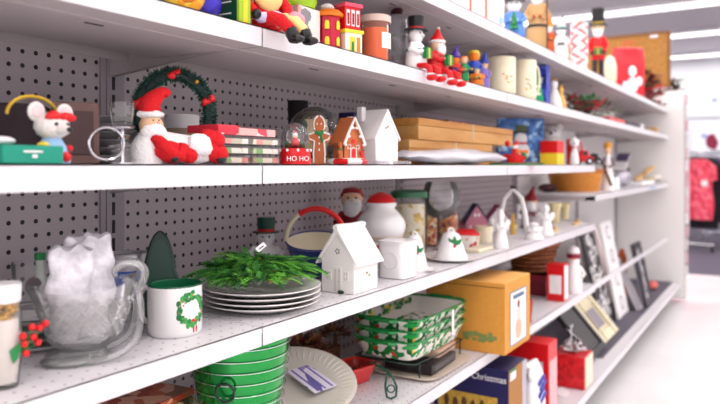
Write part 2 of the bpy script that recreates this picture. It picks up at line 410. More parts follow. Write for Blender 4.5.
def santa(name, label, cat, p, h, w, coat=RED, trim=MATTEW, hat=RED, beard=MATTEW, skin=SKIN, rz=0, group=None, robe=True, hold=None, hatkind='cone', boots=BLACK, sit=False, arms=True, eyes=True):
    """a small standing or seated figure: body and head are one mesh; hat, beard, arms, things it holds are parts"""
    t = T(name, label, cat, p, rz, group); R = w/2; b = MB()
    hh = h*.78 if hatkind == 'cone' else (h*.80 if hatkind == 'top' else h*.97)   # crown of the head
    hr = min(R*.62, h*.15); sh_ = hh-hr*1.8
    if robe: b.loft([(0, R*.80, R*.62), (h*.03, R*.86, R*.68), (h*.2, R*.84, R*.7), (h*.38, R*.76, R*.62), (sh_*.9, R*.66, R*.5), (sh_, R*.42, R*.36)], coat, 20)
    else:
        for sx in (-1, 1):
            b.loft([(0, R*.3, R*.38, sx*R*.36, -R*.1), (h*.04, R*.3, R*.38, sx*R*.36, -R*.1), (h*.1, R*.24, R*.26, sx*R*.34, 0), (h*.34, R*.28, R*.3, sx*R*.3, 0)], boots if not sit else coat, 12)
        b.loft([(h*.28, R*.6, R*.46), (h*.36, R*.68, R*.54), (h*.5, R*.66, R*.52), (sh_, R*.42, R*.36)], coat, 20)
    b.loft([(sh_-.001, R*.34, R*.3), (sh_+hr*.3, hr*.75, hr*.7), (sh_+hr*.9, hr, hr*.95), (sh_+hr*1.4, hr*.85, hr*.8), (hh, hr*.3, hr*.3)], skin, 18)
    b.ball((0, -hr*1.0, sh_+hr*.75), hr*.2, skin, 8)
    if eyes:
        for sx in (-1, 1): b.ball((sx*hr*.36, -hr*.86, sh_+hr*1.05), hr*.11, BLACK, 6)
    b.build('body', t)
    b = MB()
    if robe: b.loft([(0, R*.90, R*.74), (h*.05, R*.9, R*.74)], trim, 20)
    b.loft([(h*.36, R*.82, R*.68), (h*.40, R*.8, R*.66)], BLACK if trim is not BLACK else GOLD, 20)
    b.build('belt', t)
    if arms:
        b = MB()
        for sx in (-1, 1):
            b.tube([(sx*R*.5, 0, sh_*.93), (sx*R*.85, -R*.12, sh_*.74), (sx*R*.6, -R*.55, sh_*.62), (sx*R*.3, -R*.72, sh_*.66)], [R*.2, R*.22, R*.18, R*.15], coat, 8)
            b.ball((sx*R*.25, -R*.76, sh_*.66), R*.16, trim, 8)
        b.build('arm', t)
    if beard:
        b = MB(); b.blob((0, -hr*.62, sh_+hr*.2), (hr*.85, hr*.55, hr*.95), beard, .25, 60/h*.1, 14)
        b.tube([(-hr*.5, -hr*.95, sh_+hr*.55), (0, -hr*1.08, sh_+hr*.62), (hr*.5, -hr*.95, sh_+hr*.55)], hr*.16, beard, 6); b.build('beard', t)
    b = MB(); z = sh_+hr*1.25
    if hatkind == 'cone':
        b.loft([(z, hr*1.02, hr*1.0), (z+hr*.5, hr*.9, hr*.88), ((z+h)/2+.0, hr*.55, hr*.55, hr*.1, 0), (h*.97, hr*.16, hr*.16, hr*.3, 0)], hat, 16)
        b.ring((0, 0, z+.0), hr*.96, hr*.2, trim, 16); b.ball((hr*.34, 0, h*.975), hr*.24, trim, 10)
    elif hatkind == 'top':
        b.loft([(z+hr*.2, hr*1.5, hr*1.5), (z+hr*.32, hr*1.5, hr*1.5)], hat, 20)
        b.loft([(z+hr*.3, hr*.92, hr*.92), (h, hr*1.02, hr*1.02)], hat, 20); b.loft([(z+hr*.34, hr*.96, hr*.96), (z+hr*.6, hr*.97, hr*.97)], trim if trim is not MATTEW else RED, 20)
    elif hatkind == 'hood':
        b.loft([(z-hr*.9, hr*.9, hr*.5, 0, hr*.55), (z, hr*1.12, hr*.95, 0, hr*.25), (z+hr*.6, hr*.8, hr*.8, 0, hr*.15), (h, hr*.2, hr*.2, 0, hr*.1)], hat, 16)
    b.build('hat', t)
    if hold:
        b = MB(); hold(b, R, h, sh_); b.build('held_item', t)
    return t
def h_gift(m1, m2):
    def f(b, R, h, s): b.box((0, -R*.92, s*.6), (R*.7, R*.3, R*.7), m1); b.box((0, -R*.92, s*.6), (R*.14, R*.33, R*.72), m2)
    return f
def h_tree(m1):
    def f(b, R, h, s):
        for k in range(3): b.loft([(s*(.35+.16*k), R*(.4-.09*k), R*(.4-.09*k), 0, -R*.9), (s*(.62+.16*k), R*.06, R*.06, 0, -R*.9)], m1, 10)
    return f
def h_staff(m1):
    def f(b, R, h, s): b.tube([(R*.8, -R*.7, .002), (R*.8, -R*.7, h*.82), (R*.95, -R*.7, h*.9), (R*1.1, -R*.7, h*.84)], R*.07, m1, 6)
    return f
def house(name, label, p, w, d, h, rz, wallm_, roofm, winm, trimm=None, eave=.012, roof_at=.6, chim=True, cat='ornament house', ridge='y', litm=None, group=None, round_win=True):
    """gabled house; the gable faces -Y, the ridge runs along Y"""
    t = T(name, label, cat, p, rz, group); zt = h*roof_at; hr = h
    b = MB(); b.prism([(-w/2, 0), (w/2, 0), (w/2, zt), (0, hr-.006), (-w/2, zt)], -d/2, d/2, wallm_); b.build('walls', t, bevel=.0012)
    b = MB(); th = h*.045
    sl = (hr-zt)/(w/2); e = eave
    for s in (-1, 1):
        out = [(0, hr+th*.6), (s*(w/2+e), zt-sl*e+th*.6), (s*(w/2+e), zt-sl*e-th*.5), (0, hr-th*.5)]
        b.prism(out, -d/2-e, d/2+e, roofm)
    b.build('roof', t, bevel=.0012)
    b = MB()
    def win(x, z, ww, hh_, m, y=-d/2, pts=False):
        b.box((x, y-.0008, z), (ww, .002, hh_), m)
    tm = trimm or wallm_
    if round_win:
        for sx in (-.006, .006): b.ball((sx*h/.1, -d/2, zt+(hr-zt)*.35), (h*.045, .0015, h*.06), winm, 8)
    win(0, h*.17, w*.26, h*.32, tm); win(0, h*.17, w*.19, h*.27, winm if litm is None else litm)
    for sx in (-1, 1): win(sx*w*.31, h*.3, w*.17, h*.2, tm); win(sx*w*.31, h*.3, w*.11, h*.15, winm)
    b.build('gable_front', t)
    for s in (-1, 1):
        for k in (-.25, .25):
            b = MB(); b.box((s*(w/2+.0006), d*k, h*.32), (.002, d*.16, h*.2), tm); b.box((s*(w/2+.0012), d*k, h*.32), (.002, d*.1, h*.14), winm); b.build('window', t)
    if chim:
        b = MB(); b.box((w*.24, d*.1, h*.92), (w*.16, w*.16, h*.32), wallm_); b.box((w*.24, d*.1, h*1.08), (w*.2, w*.2, h*.04), wallm_); b.build('chimney', t, bevel=.001)
    return t
def wood_box(name, label, p, d, rz, m, lidm=None, lid=.35, cat='box', group=None, clasp=None):
    t = T(name, label, cat, p, rz, group); w, q, h = d
    b = MB(); b.box((0, 0, h*(1-lid)/2), (w, q, h*(1-lid)), m); b.build('box_body', t, bevel=.001)
    b = MB(); b.box((0, 0, h*(1-lid/2)+.0005), (w+.002, q+.002, h*lid-.001), lidm or m); b.build('lid', t, bevel=.001)
    if clasp:
        b = MB(); b.box((0, -q/2-.001, h*.6), (.006, .003, h*.8), clasp); b.build('tape', t)
    return t
def jar(name, label, p, r, h, glass, fill=None, lidm=None, cat='jar', fh=.8, knob=False, labelm=None, neck=.85, group=None, lidh=.14):
    t = T(name, label, cat, p, 0, group)
    zt = h*(1-lidh) if lidm else h
    b = cup_mb(r*.92, r*neck, zt, glass, th=.0022, mid=[(r, zt*.08), (r, zt*.8), (r*neck, zt*.92)], floor_=.005); b.build('glass_body', t)
    if fill:
        b = MB(); b.loft([(.0055, r*.86, r*.86), (.01, r*.93, r*.93), (zt*fh*.92, r*.93, r*.93), (zt*fh, r*.9, r*.9)], fill, 24); b.build('contents', t)
    if lidm:
        b = MB(); b.lathe([(r*neck*1.08, zt+.0006), (r*neck*1.08, h*.97), (r*neck*.9, h)], lidm, 28)
        if knob: b.ball((0, 0, h+r*.2), r*.28, lidm, 12)
        b.build('lid', t)
    if labelm:
        b = MB(); 
        vs = []; n = 8
        for i in range(n+1):
            a = -pi/2-.6+1.2*i/n; 
            for zz in (h*.3, h*.62): vs.append((cos(a)*(r+.0008), sin(a)*(r+.0008), zz))
        b.add(vs, [(2*i, 2*i+2, 2*i+3, 2*i+1) for i in range(n)], labelm); b.build('paper_label', t)
    return t
def bush(b, c, R, n, cols, ln=.03, wd=.006, flat=.5, seed=1, hem=True, thick=.0012):
    r = random.Random(seed)
    for i in range(n):
        a = r.uniform(0, 2*pi); q = sqrt(r.random()); e = r.uniform(0, 1)
        px, py = cos(a)*q*R, sin(a)*q*R
        pz = (1-q*q)*R*flat*r.uniform(.3, 1)
        d = Vector((cos(a+r.uniform(-.9, .9))*(.4+q), sin(a+r.uniform(-.9, .9))*(.4+q), r.uniform(-.1, .7)*(1.1-q))).normalized()
        u = d.cross(Vector((0, 0, 1)))
        if u.length < .01: u = Vector((1, 0, 0))
        u.normalize(); nn = d.cross(u).normalized()
        L = ln*r.uniform(.6, 1.2); w = wd*r.uniform(.6, 1.1); m = r.choice(cols)
        p = Vector(c)+Vector((px, py, pz))
        mid = p+d*L*.5+nn*thick
        b.add([p, p+d*L*.45+u*w*.5, p+d*L-nn*L*.12, p+d*L*.45-u*w*.5, mid], [(0, 1, 4), (1, 2, 4), (2, 3, 4), (3, 0, 4), (0, 3, 2, 1)], m)
def frond(b, p, d, L, cols, r, n=9, w=.012):
    """a fern-like sprig: stem with paired leaflets"""
    d = Vector(d).normalized(); s = d.cross(Vector((0, 0, 1))).normalized(); p = Vector(p); m = r.choice(cols)
    pts = [p+d*L*k/5+Vector((0, 0, -L*.35*(k/5)**2)) for k in range(6)]
    b.tube(pts, [.0012]*5+[.0005], m, 4)
    for k in range(n):
        f = (k+.6)/n; q = p+d*L*f+Vector((0, 0, -L*.35*f*f)); ww = w*(1-.55*f)
        for sg in (-1, 1):
            e = (s*sg+d*.75+Vector((0, 0, r.uniform(-.15, .3)))).normalized(); nn = e.cross(d).normalized()*.0007
            g = e.cross(nn).normalized()*ww*.16
            b.add([q, q+e*ww*.5+g, q+e*ww, q+e*ww*.5-g, q+e*ww*.5+nn*2], [(0, 1, 4), (1, 2, 4), (2, 3, 4), (3, 0, 4), (3, 2, 1, 0)], m)
def dish(w, d, h, m_out, m_in, m_rim, th=.006, flare=.012, n=5, seg=48):
    b = MB(); rings = [(0, w/2-flare*1.3, d/2-flare*1.3), (.002, w/2-flare, d/2-flare), (h-.004, w/2-.002, d/2-.002), (h-.001, w/2+.004, d/2+.004), (h+.002, w/2+.004, d/2+.004), (h+.003, w/2, d/2),
                       (h-.003, w/2-th, d/2-th), (th+.004, w/2-flare-th, d/2-flare-th), (th, w/2-flare*1.4-th, d/2-flare*1.4-th)]
    b.loft(rings, m_out, seg, True, n=n, mfun=lambda j, i: (m_rim if 3 <= j <= 5 else (m_in if j >= 6 and j < 8 else m_out))); return b
# ================================================================ shelf at eye height
A = 'A'
# teal box with white printing
x, y, z, h, w, rz = I(21, .06, A, 146.5, 44)
t = T('gift_box', 'teal green flat box with small white print on the shelf edge', 'box', (x-.012, .055, z), -.0)
TEAL = mat('teal_card', '0f8f76', .45)
b = MB(); b.box((0, 0, .011), (.078, .085, .022), TEAL); b.build('box_body', t, bevel=.001)
b = MB(); b.box((-.002, -.0436, .0145), (.024, .001, .0022), MATTEW); b.box((0, -.0436, .009), (.006, .001, .004), MATTEW); 
b.build('print', t)
b = MB(); b.ball((0, 0, .0055), (.016, .012, .0055), MATTEW)
one(b, 'soap_bar', 'small white oval lump lying on the teal green box', 'soap', (x-.03, .05, z+.0222))
# dark box, taupe board, grey dishes behind
DB = mat('dark_plum_fabric', '33262c', .8, bump=.4); TAUPE = mat('taupe_board', '84655f', .6, vary=.2, bscale=12)
x, y, z, h, w, rz = I(10, .26, A, 103, 60)
t = T('fabric_bin', 'dark plum fabric bin behind the teal box', 'bin', (x, y, z), rz)
b = MB(); b.loft([(0, w*.45, .07), (h*.5, w*.5, .075), (h*.92, w*.5, .078)], DB, 24, n=4); b.build('bin_body', t)
b = MB(); b.ring((0, 0, h*.92), .05, .004, DB, 20); b.build('rim', t)
x, y, z, h, w, rz = I(76, .17, A, 102, 44)
t = T('wooden_plaque', 'taupe brown upright plaque leaning between the mouse and the chrome cup', 'plaque', (x, y, z), rz+.15, rx=-.06)
b = MB(); b.box((0, 0, h/2), (w, .012, h), TAUPE); b.build('board', t, bevel=.002)
b = MB(); b.box((0, -.008, h*.5), (w*.72, .004, h*.7), mat('dark_taupe_inset', '57403f', .6)); b.build('inset', t)
PEW = mat('grey_tin', 'b5b2b6', .4)
for k in range(6):
    x, y, z, h, w, rz = I(100, .27, A, 112, 55)
    b = plate_mb(.062, .014, PEW, None)
    one(b, 'tin_plate', 'grey tin plate behind the taupe plaque, '+['bottom','second from bottom','third from bottom','third from top','second from top','top'][k]+' of its pile', 'plate', (x, .245, z+.0005+k*.0132), 0, 'grey tin plates')
# mouse figurine
x, y, z, h, w, rz = I(52, .055, A, 108, 42)
t = T('mouse_figurine', 'white mouse figurine with red bow, pale blue coat and yellow hoop', 'figurine', (x, y, z), rz+.55)
WM = mat('mouse_white', 'efe3e0', .6, bump=.5, bscale=200); R = w/2
b = MB(); b.loft([(0, R*.82, R*.7), (.004, R*.86, R*.74), (h*.3, R*.68, R*.6), (h*.45, R*.42, R*.4), (h*.5, R*.3, R*.3)], LBLUE, 20)
b.loft([(h*.44, R*.3, R*.3), (h*.52, R*.66, R*.6), (h*.64, R*.84, R*.72), (h*.78, R*.78, R*.68), (h*.88, R*.4, R*.38), (h*.9, R*.1, R*.1)], WM, 20)
b.loft([(0, R*.34, R*.3), (R*.5, R*.26, R*.24), (R*.8, R*.1, R*.1)], WM, 12, M=Tr(R*.1, -R*.45, h*.6) @ Rx(pi/2)); b.build('body', t)
b = MB(); b.ball((R*.1, -R*1.26, h*.6), R*.13, BLACK, 8); b.ball((-R*.2, -R*.7, h*.7), R*.09, BLACK, 8); b.ball((R*.4, -R*.66, h*.7), R*.09, BLACK, 8); b.build('nose_and_eyes', t)
for sx in (-1, 1):
    b = MB(); b.ball((sx*R*.72, R*.1, h*.92), (R*.44, R*.14, R*.48), WM, 16); b.ball((sx*R*.72, -R*.02, h*.92), (R*.3, R*.06, R*.33), mat('mouse_ear', 'e6d0d2', .6), 12); b.build('ear', t)
b = MB()
for sx in (-1, 1): b.blob((R*.15+sx*R*.36, -R*.45, h*.84), (R*.42, R*.26, R*.24), RED, .3, 90, 12)
b.ball((R*.15, -R*.62, h*.84), R*.17, RED, 8); b.build('bow', t)
b = MB(); b.ball((R*.3, -R*.66, h*.12), R*.26, RED, 10); b.ball((-R*.62, -R*.3, h*.33), (R*.28, R*.3, R*.16), YELLOW, 10); b.ball((R*.66, -R*.4, h*.28), R*.16, RED, 8); b.build('coat_trim', t)
b = MB(); b.tube([(-R*1.9+.0+1.25*R*(1-cos(a)), R*.5, h*.86+sin(a)*h*.34) for a in [pi*k/12 for k in range(13)]], .0022, mat('gold_cord', 'c9a52c', .4, metal=.4), 8); b.build('hoop', t)
# candle cup on ring handle
x, y, z, h, w, rz = I(131, .09, A, 100, 34); x -= .016
t = T('candle_cup', 'clear glass candle cup on a chrome stand with a round ring handle', 'candle holder', (x, y, z), rz)
b = MB(); b.lathe([(.020, 0), (.020, .002), (.004, .004), (.003, .012), (.003, h*.5), (.016, h*.55), (.017, h*.57)], SILVER); b.build('stand', t)
b = MB(); b.ring((-.022, -.008, .03), .024, .0022, SILVER, 30, 'Y'); b.build('ring_handle', t)
b = cup_mb(.015, .019, h*.38, GLASS, th=.0015); o = b.build('glass_cup', t); o.location = (0, 0, h*.575)
# dark santa ball behind it
x, y, z, h, w, rz = I(139, .16, A, 122, 24)
santa('santa_figurine', 'small white and dark red santa behind the chrome candle cup', 'figurine', (x, .20, z), h, w*1.2, coat=MATTEW, hat=DRED, rz=rz)
# reclining santa
x, y, z, h, w, rz = I(178, .075, A, 83, 84)
t = T('reclining_santa', 'plush santa lying on his side in a red and white suit on the shelf edge', 'santa figure', (x, y, z), rz*.55); q = w/2
b = MB()
# body lies along +x, head at -x
b.loft([(-q*.95, .004, .004, 0, 0), (-q*.85, .022, .02, .0, .002), (-q*.4, .028, .024, .002, 0), (0, .026, .022, .004, 0), (q*.45, .024, .02, .006, 0), (q*.8, .014, .014, .008, 0), (q*.9, .004, .004, .01, 0)], FUR, 20, M=Tr(0, 0, .027) @ Ry(pi/2) @ Rz(0))
b.loft([(0, .026, .024, -q*.72, 0), (.03, .024, .022, -q*.76, 0), (.05, .014, .013, -q*.7, 0)], FUR, 18)
b.loft([(.045, .01, .009, -q*.66, 0), (.052, .017, .016, -q*.64, 0), (.062, .0195, .018, -q*.63, 0), (.072, .015, .015, -q*.64, 0), (.077, .005, .005, -q*.65, 0)], SKIN, 18)
b.build('body', t)
b = MB(); b.ball((-q*.55, -.0155, .063), .0035, mat('rosy_nose', 'e8a08a', .5), 8)
for dx in (-.004, .005): b.ball((-q*.56+dx-.003, -.0165, .068), .0012, BLACK, 6)
b.build('face', t)
b = MB(); b.blob((-q*.62, -.008, .050), (.022, .016, .016), FUR, .3, 60, 16); b.blob((-q*.66, -.002, .078), (.022, .02, .0075), FUR, .25, 80, 16); b.build('beard', t)
b = MB(); b.stube([(-q*.68, 0, .078), (-q*.66, 0, .094), (-q*.5, -.002, .108), (-q*.34, -.004, .114), (-q*.24, -.006, .109)], [.019, .017, .012, .008, .005], RFUR, 12); b.build('hat', t)
b = MB(); b.tube([(-q*.62, -.014, .04), (-q*.5, -.026, .03), (-q*.3, -.03, .014), (-q*.1, -.028, .012), (q*.02, -.024, .03)], [.010, .011, .012, .011, .009], RFUR, 10)
b.blob((-q*.3, -.022, .018), (.024, .013, .017), RFUR, .2, 60, 14); b.build('red_sleeve', t)
b = MB(); b.ball((-q*.27, -.036, .008), (.007, .005, .006), BLACK, 10); b.build('mitten', t)
b = MB(); b.blob((q*.42, -.016, .03), (.022, .016, .02), FUR, .3, 60, 14); b.build('cuff', t)
b = MB()
for dx, dz in ((q*.80, .022), (q*.72, .044), (q*.92, .040), (q*1.0, .018)): b.blob((dx, -.004, dz), (.016, .017, .017), RFUR, .25, 60, 14)
b.blob((q*.12, -.020, .014), (.018, .014, .013), RFUR, .25, 60, 12)
b.build('red_leg', t)
b = MB(); b.ball((q*1.02, -.012, .008), (.010, .008, .0075), BLACK, 10); b.build('boot', t)
# wreath hoop standing behind him
x2 = Xat(175, .125); s2 = scale(x2, .125); Rr = 35/s2
t = T('wreath', 'dark green tinsel wreath with red bows standing behind the reclining santa', 'wreath', (x2, .125, z), rz*.7)
DG = [mat('tinsel_dark', '0c3f34', .6), mat('tinsel_mid', '14573f', .6), mat('tinsel_deep', '082b28', .6)]
b = MB(); r = random.Random(4); b.ring((0, 0, Rr*1.15+.020), Rr, .0100, DG[2], 40, 'Y', sq=1.08)
for k in range(3000):
    a = r.uniform(0, 2*pi); c = Vector((cos(a)*Rr, 0, Rr*1.15+.020+sin(a)*Rr*1.08)); g = r.uniform(0, 2*pi)
    d = (Vector((cos(a), 0, sin(a)))*cos(g)+Vector((0, 1, 0))*sin(g)).normalized(); u = Vector((-sin(a), 0, cos(a))); e = c+d*r.uniform(.0125, .0185)+u*r.uniform(-.006, .006)
    b.add([c+u*.0022, c-u*.0022, e], [(0, 1, 2)], r.choice(DG))
b.build('garland', t)
for a in (1.62, .35, 2.95):
    b = MB(); c = Vector((cos(a)*Rr, -.012, Rr*1.15+.020+sin(a)*Rr*1.08))
    for sx in (-1, 1): b.blob(c+Vector((sx*.005, .004, sx*.003)), (.008, .005, .006), RED, .6, 160, 12)
    b.build('red_bow', t)
b = MB(); b.ball((cos(.95)*Rr, -.010, Rr*1.15+.020+sin(.95)*Rr*1.08), .004, GOLD, 10); b.build('gold_berry', t)
# white candle in a tin behind
x, y, z, h, w, rz = I(182, .24, A, 115, 32)
t = T('candle_tin', 'round white lidded candle tin behind the reclining santa', 'candle tin', (x, y, z))
b = MB(); b.lathe([(w/2, 0), (w/2, h*.72)], mat('beige_tin', 'b59b88', .5)); b.build('tin_body', t)
b = MB(); b.lathe([(w*.53, h*.72), (w*.53, h*.98), (w*.5, h)], MATTEW); b.build('lid', t)
# stack of clear boxes
rows = [('clear box of cream sweets, bottom of its stack', blotch('sweets_brown', ['b8987a', 'e8dcc6', '8db064', 'd9c8b0', 'e6847a'], 45)),
        ('clear box of green sweets, second from bottom', blotch('sweets_green', ['cfdcae', 'f2ece0', '7fb35e', 'ea9a8c', 'f6f0e6'], 45)),
        ('clear box of pink sweets, third from bottom', blotch('sweets_pink', ['f2e8da', 'd8c9b2', 'f2a096', '98b874', 'f8f2ea'], 45))]
BX = Xat(216, .05)
for k, (lb, mm) in enumerate(rows):
    for j in (0, 1):
        t = T('clear_box', lb+(', near one' if j == 0 else ', far one'), 'box', (BX+.045+j*.083, .082, ZS[A]+.0004+k*.0165), 0, 'clear boxes of sweets')
        b = MB(); b.box((0, 0, .0080), (.078, .072, .0155), PLASTIC); b.build('clear_shell', t, bevel=.0015)
        b = MB(); b.box((0, 0, .0065), (.070, .064, .009), mm); b.build('contents', t)
t = T('clear_box', 'long clear box with pink and red lid on top of the boxes of sweets', 'box', (BX+.078, .082, ZS[A]+.0502))
b = MB(); b.box((0, 0, .0065), (.150, .07, .013), blotch('pink_lidprint', ['e84a5a', 'f2b6b0', 'e8c46a', 'f4e6e2'], 28)); b.build('contents', t, bevel=.001)
b = MB(); b.box((-.052, 0, .0095), (.05, .074, .0135), mat('red_film_lid', 'e03548', .3)); b.box((.03, 0, .014), (.112, .074, .002), PLASTIC); b.build('lid', t, bevel=.001)
# small snow globe
x, y, z, h, w, rz = I(295, .045, A, 124, 32)
t = T('snow_globe', 'small snow globe with a santa inside on a red lettered base', 'snow globe', (x, y, z), rz); R = w/2
b = MB(); b.lathe([(R*1.0, 0), (R*1.0, .012), (R*.92, h*.38), (R*.6, h*.4)], RED); b.build('base', t)
b = MB(); 
for a in range(9): b.ball((cos(a*.7)*R*.97, sin(a*.7)*R*.97, h*.34), .003, MATTEW, 6)
b.build('snow_trim', t)
text('HO HO', .013, MATTEW, t, (R*.18, -R*1.0, .010), (pi/2, 0, .2))
b = MB(); b.ball((0, 0, h*.38+R*.78), R*.86, clear('globe_glass', 'ffffff', .35, .07, .03), 24); b.build('glass_ball', t)
b = MB(); b.loft([(h*.41, R*.3, R*.3), (h*.58, R*.26, R*.24), (h*.66, R*.15, R*.15), (h*.71, R*.17, R*.17), (h*.78, R*.13, R*.13), (h*.86, R*.03, R*.03)], RED, 12, mfun=lambda j, i: SKIN if j == 2 else (MATTEW if j == 3 else None))
for q in (-1, 1): b.ball((q*R*.5, R*.1, h*.47), (R*.16, R*.16, R*.3), GREEN, 8)
b.build('santa_inside', t)
# large glass globe
x, y, z, h, w, rz = I(315, .17, A, 103, 54)
t = T('snow_globe', 'large clear glass globe holding a beige card scene behind the gingerbread house', 'snow globe', (x, y, z), rz); R = w/2
b = MB(); b.lathe([(R*.75, 0), (R*.75, .006), (R*.6, .014)], mat('beige_base', 'c9b58c', .5)); b.build('base', t)
GLOBE = clear('globe_glass', 'ffffff', .35, .07, .03); b = MB(); b.ball((0, 0, .012+R*.95), R, GLOBE, 32); b.build('glass_ball', t)
b = MB(); b.box((R*.05, 0, .012+R*.8), (R*.9, .006, R*1.35), mat('beige_card', 'e0cfa2', .6))
b.ball((-R*.45, 0, .012+R*1.25), (R*.2, R*.12, R*.26), DGREEN, 10); b.tube([(-R*.6, 0, R*.6), (-R*.3, 0, R*1.6), (-R*.1, 0, R*1.75)], .0015, BLACK, 6)
b.ball((R*.62, 0, .012+R*1.35), (R*.2, R*.12, R*.3), BLACK, 10); b.build('scene_inside', t)
# black hat far back, blue box
x, y, z, h, w, rz = I(298, .27, A, 101, 24)
t = T('felt_hat', 'small black felt top hat standing far back behind the clear boxes', 'hat', (x, y, z+.0), 0)
b = MB(); b.lathe([(.034, 0), (.034, .003), (.022, .004), (.026, h*.98), (.026, h)], mat('black_felt', '1a1719', .9)); b.build('hat_body', t)
x, y, z, h, w, rz = I(352, .27, A, 113, 16)
t = T('gift_box', 'dark blue upright box far back beside the white birdhouse', 'box', (x, y, z))
b = MB(); b.box((0, 0, h/2), (.06, .05, h), mat('navy_card', '20205e', .5)); b.build('box_body', t, bevel=.001)
b = MB(); b.box((0, -.001, h*.8), (.061, .05, .006), RED); b.build('ribbon', t)
# gingerbread house
x, y, z, h, w, rz = I(348, .062, A, 116, 50); rz = .15-.0
GB = mat('gingerbread', 'c06a3c', .6, bump=.4); ICE = mat('icing', 'f6f0ee', .4)
t = T('gingerbread_house', 'brown gingerbread house with white icing on a red and white scalloped base', 'ornament house', (x, y, z), rz-.35); t.scale = (1.1, 1.1, 1.0); 
b = MB(); b.loft([(0, .044, .032), (.006, .048, .036), (.012, .042, .030), (.014, .02, .02)], RED, 24, mfun=lambda j, i: (ICE if (i//3) % 2 or j == 2 else RED))
b.build('base', t)
hb = h-.014; b = MB(); ww = .048
b.prism([(-ww/2, .013), (ww/2, .013), (ww/2, .013+hb*.42), (.0, .013+hb*.88), (-ww/2, .013+hb*.42)], -.014, .018, GB); b.build('walls', t)
b = MB()
for s in (-1, 1): b.prism([(0, h*.97), (s*.033, .013+hb*.36), (s*.030, .013+hb*.30), (0, h*.86)], -.018, .022, GB)
b.build('roof', t)
b = MB(); b.tube([(-.030, -.0195, .013+hb*.32), (-.015, -.0195, .013+hb*.66), (0, -.0195, h*.95), (.015, -.0195, .013+hb*.66), (.030, -.0195, .013+hb*.32)], .0028, ICE, 8)
for k in range(6): b.ball((-.026+.0105*k, -.0185, .013+hb*(.36+.5*(1-abs(k-2.5)/2.5))-.004), .0034, ICE, 8)
b.tube([(-.008, -.0155, .014), (-.008, -.0155, .032), (0, -.0155, .037), (.008, -.0155, .032), (.008, -.0155, .014)], .0013, ICE, 6)
for q in (-.012, .012): b.tube([(q-.004, -.0152, .034), (q+.004, -.0152, .034), (q+.004, -.0152, .042), (q-.004, -.0152, .042)], .001, ICE, 6, True)
b.build('icing', t)
b = MB(); b.box((0, -.0146, .024), (.013, .002, .02), RED); b.box((0, -.0148, .05), (.008, .002, .009), RED); b.build('door_and_window', t)
b = MB(); b.box((.014, .006, h*.86), (.009, .009, .022), GB); b.box((.014, .006, h*.86+.012), (.011, .011, .004), ICE); b.build('chimney', t)
for k, (dx, cm) in enumerate(((-.034, GB), (.028, RED))):
    b = MB(); b.loft([(.012, .006, .005), (.03, .005, .004), (.034, .003, .003), (.042, .0055, .005), (.048, .002, .002)], cm, 12); b.tube([(-.006, -.004, .02), (-.011, -.006, .028)], .0022, cm, 6); b.ring((0, 0, .032), .0045, .0014, GREEN, 12)
    o = b.build('gingerbread_man', t); o.location = (dx, -.012, 0)
# gingerbread second roof piece with lattice, seen behind
x, y, z, h, w, rz = I(323, .075, A, 114, 20)
t = T('gingerbread_man', 'flat brown gingerbread figure with white icing outline and green scarf beside the gingerbread house', 'ornament', (x, .085, z), rz); t.scale = (1.45, 1.1, h/.056); h = .055
b = MB(); hp = [(.0025, 0), (.009, 0), (.010, .012), (.0085, .024), (.016, .026), (.018, .032), (.012, .036), (.006, .035), (.009, .040), (.0095, .046), (.0065, .052), (0, h+.001)]
b.prism(hp+[(-q, e) for q, e in reversed(hp[:-1])], -.005, .005, GB); b.build('body', t, bevel=.0015)
b = MB()
b.tube([(-.0015, -.0055, h-.001), (-.006, -.0055, .051), (-.008, -.0055, .046), (-.0075, -.0055, .040), (-.004, -.0055, .036), (-.016, -.0055, .033), (-.014, -.0055, .028), (-.007, -.0055, .026), (-.0085, -.0055, .012), (-.008, -.0055, .0015)], .0011, ICE, 6)
b.tube([(.0015, -.0055, h-.001), (.006, -.0055, .051), (.008, -.0055, .046), (.0075, -.0055, .040), (.004, -.0055, .036), (.016, -.0055, .033), (.014, -.0055, .028), (.007, -.0055, .026), (.0085, -.0055, .012), (.008, -.0055, .0015)], .0011, ICE, 6)
for k in range(3): b.ball((0, -.0055, .016+.007*k), .0014, ICE, 6)
for q in (-.003, .003): b.ball((q, -.0055, .045), .001, ICE, 6)
b.build('icing', t)
b = MB(); b.tube([(-.006, -.0058, .0365), (0, -.0062, .034), (.006, -.0058, .0365)], .0022, GREEN, 8); b.tube([(.002, -.006, .034), (.005, -.006, .024)], .002, GREEN, 6); b.build('scarf', t)

# white birdhouse
x, y, z, h, w, rz = I(383, .085, A, 112, 46)
BIRD = mat('brass_dot', '6c5a34', .5)
t = T('birdhouse', 'tall plain white birdhouse with a steep roof and two tiny holes', 'birdhouse', (Xat(377, .075), .075, z), -.12)
ww = w*.78; b = MB(); b.prism([(-ww/2, 0), (ww/2, 0), (ww/2, h*.52), (0, h-.004), (-ww/2, h*.52)], -.03, .045, MATTEW); b.build('walls', t, bevel=.001)
b = MB()
for s in (-1, 1):
    sl = (h-.004-h*.52)/(ww/2); e = .006
    b.prism([(0, h+.003), (s*(ww/2+e), h*.52-sl*e+.003), (s*(ww/2+e), h*.52-sl*e-.004), (0, h-.006)], -.034, .05, WHITE)
b.build('roof', t, bevel=.001)
b = MB(); b.box((-ww*.26, .03, h*.93), (.016, .016, .035), MATTEW); b.build('chimney', t, bevel=.001)
for q in (-.004, .004):
    b = MB(); b.ball((q, -.0302, h*.68+q*.4), (.0028, .001, .0032), BIRD, 8); b.build('hole', t)
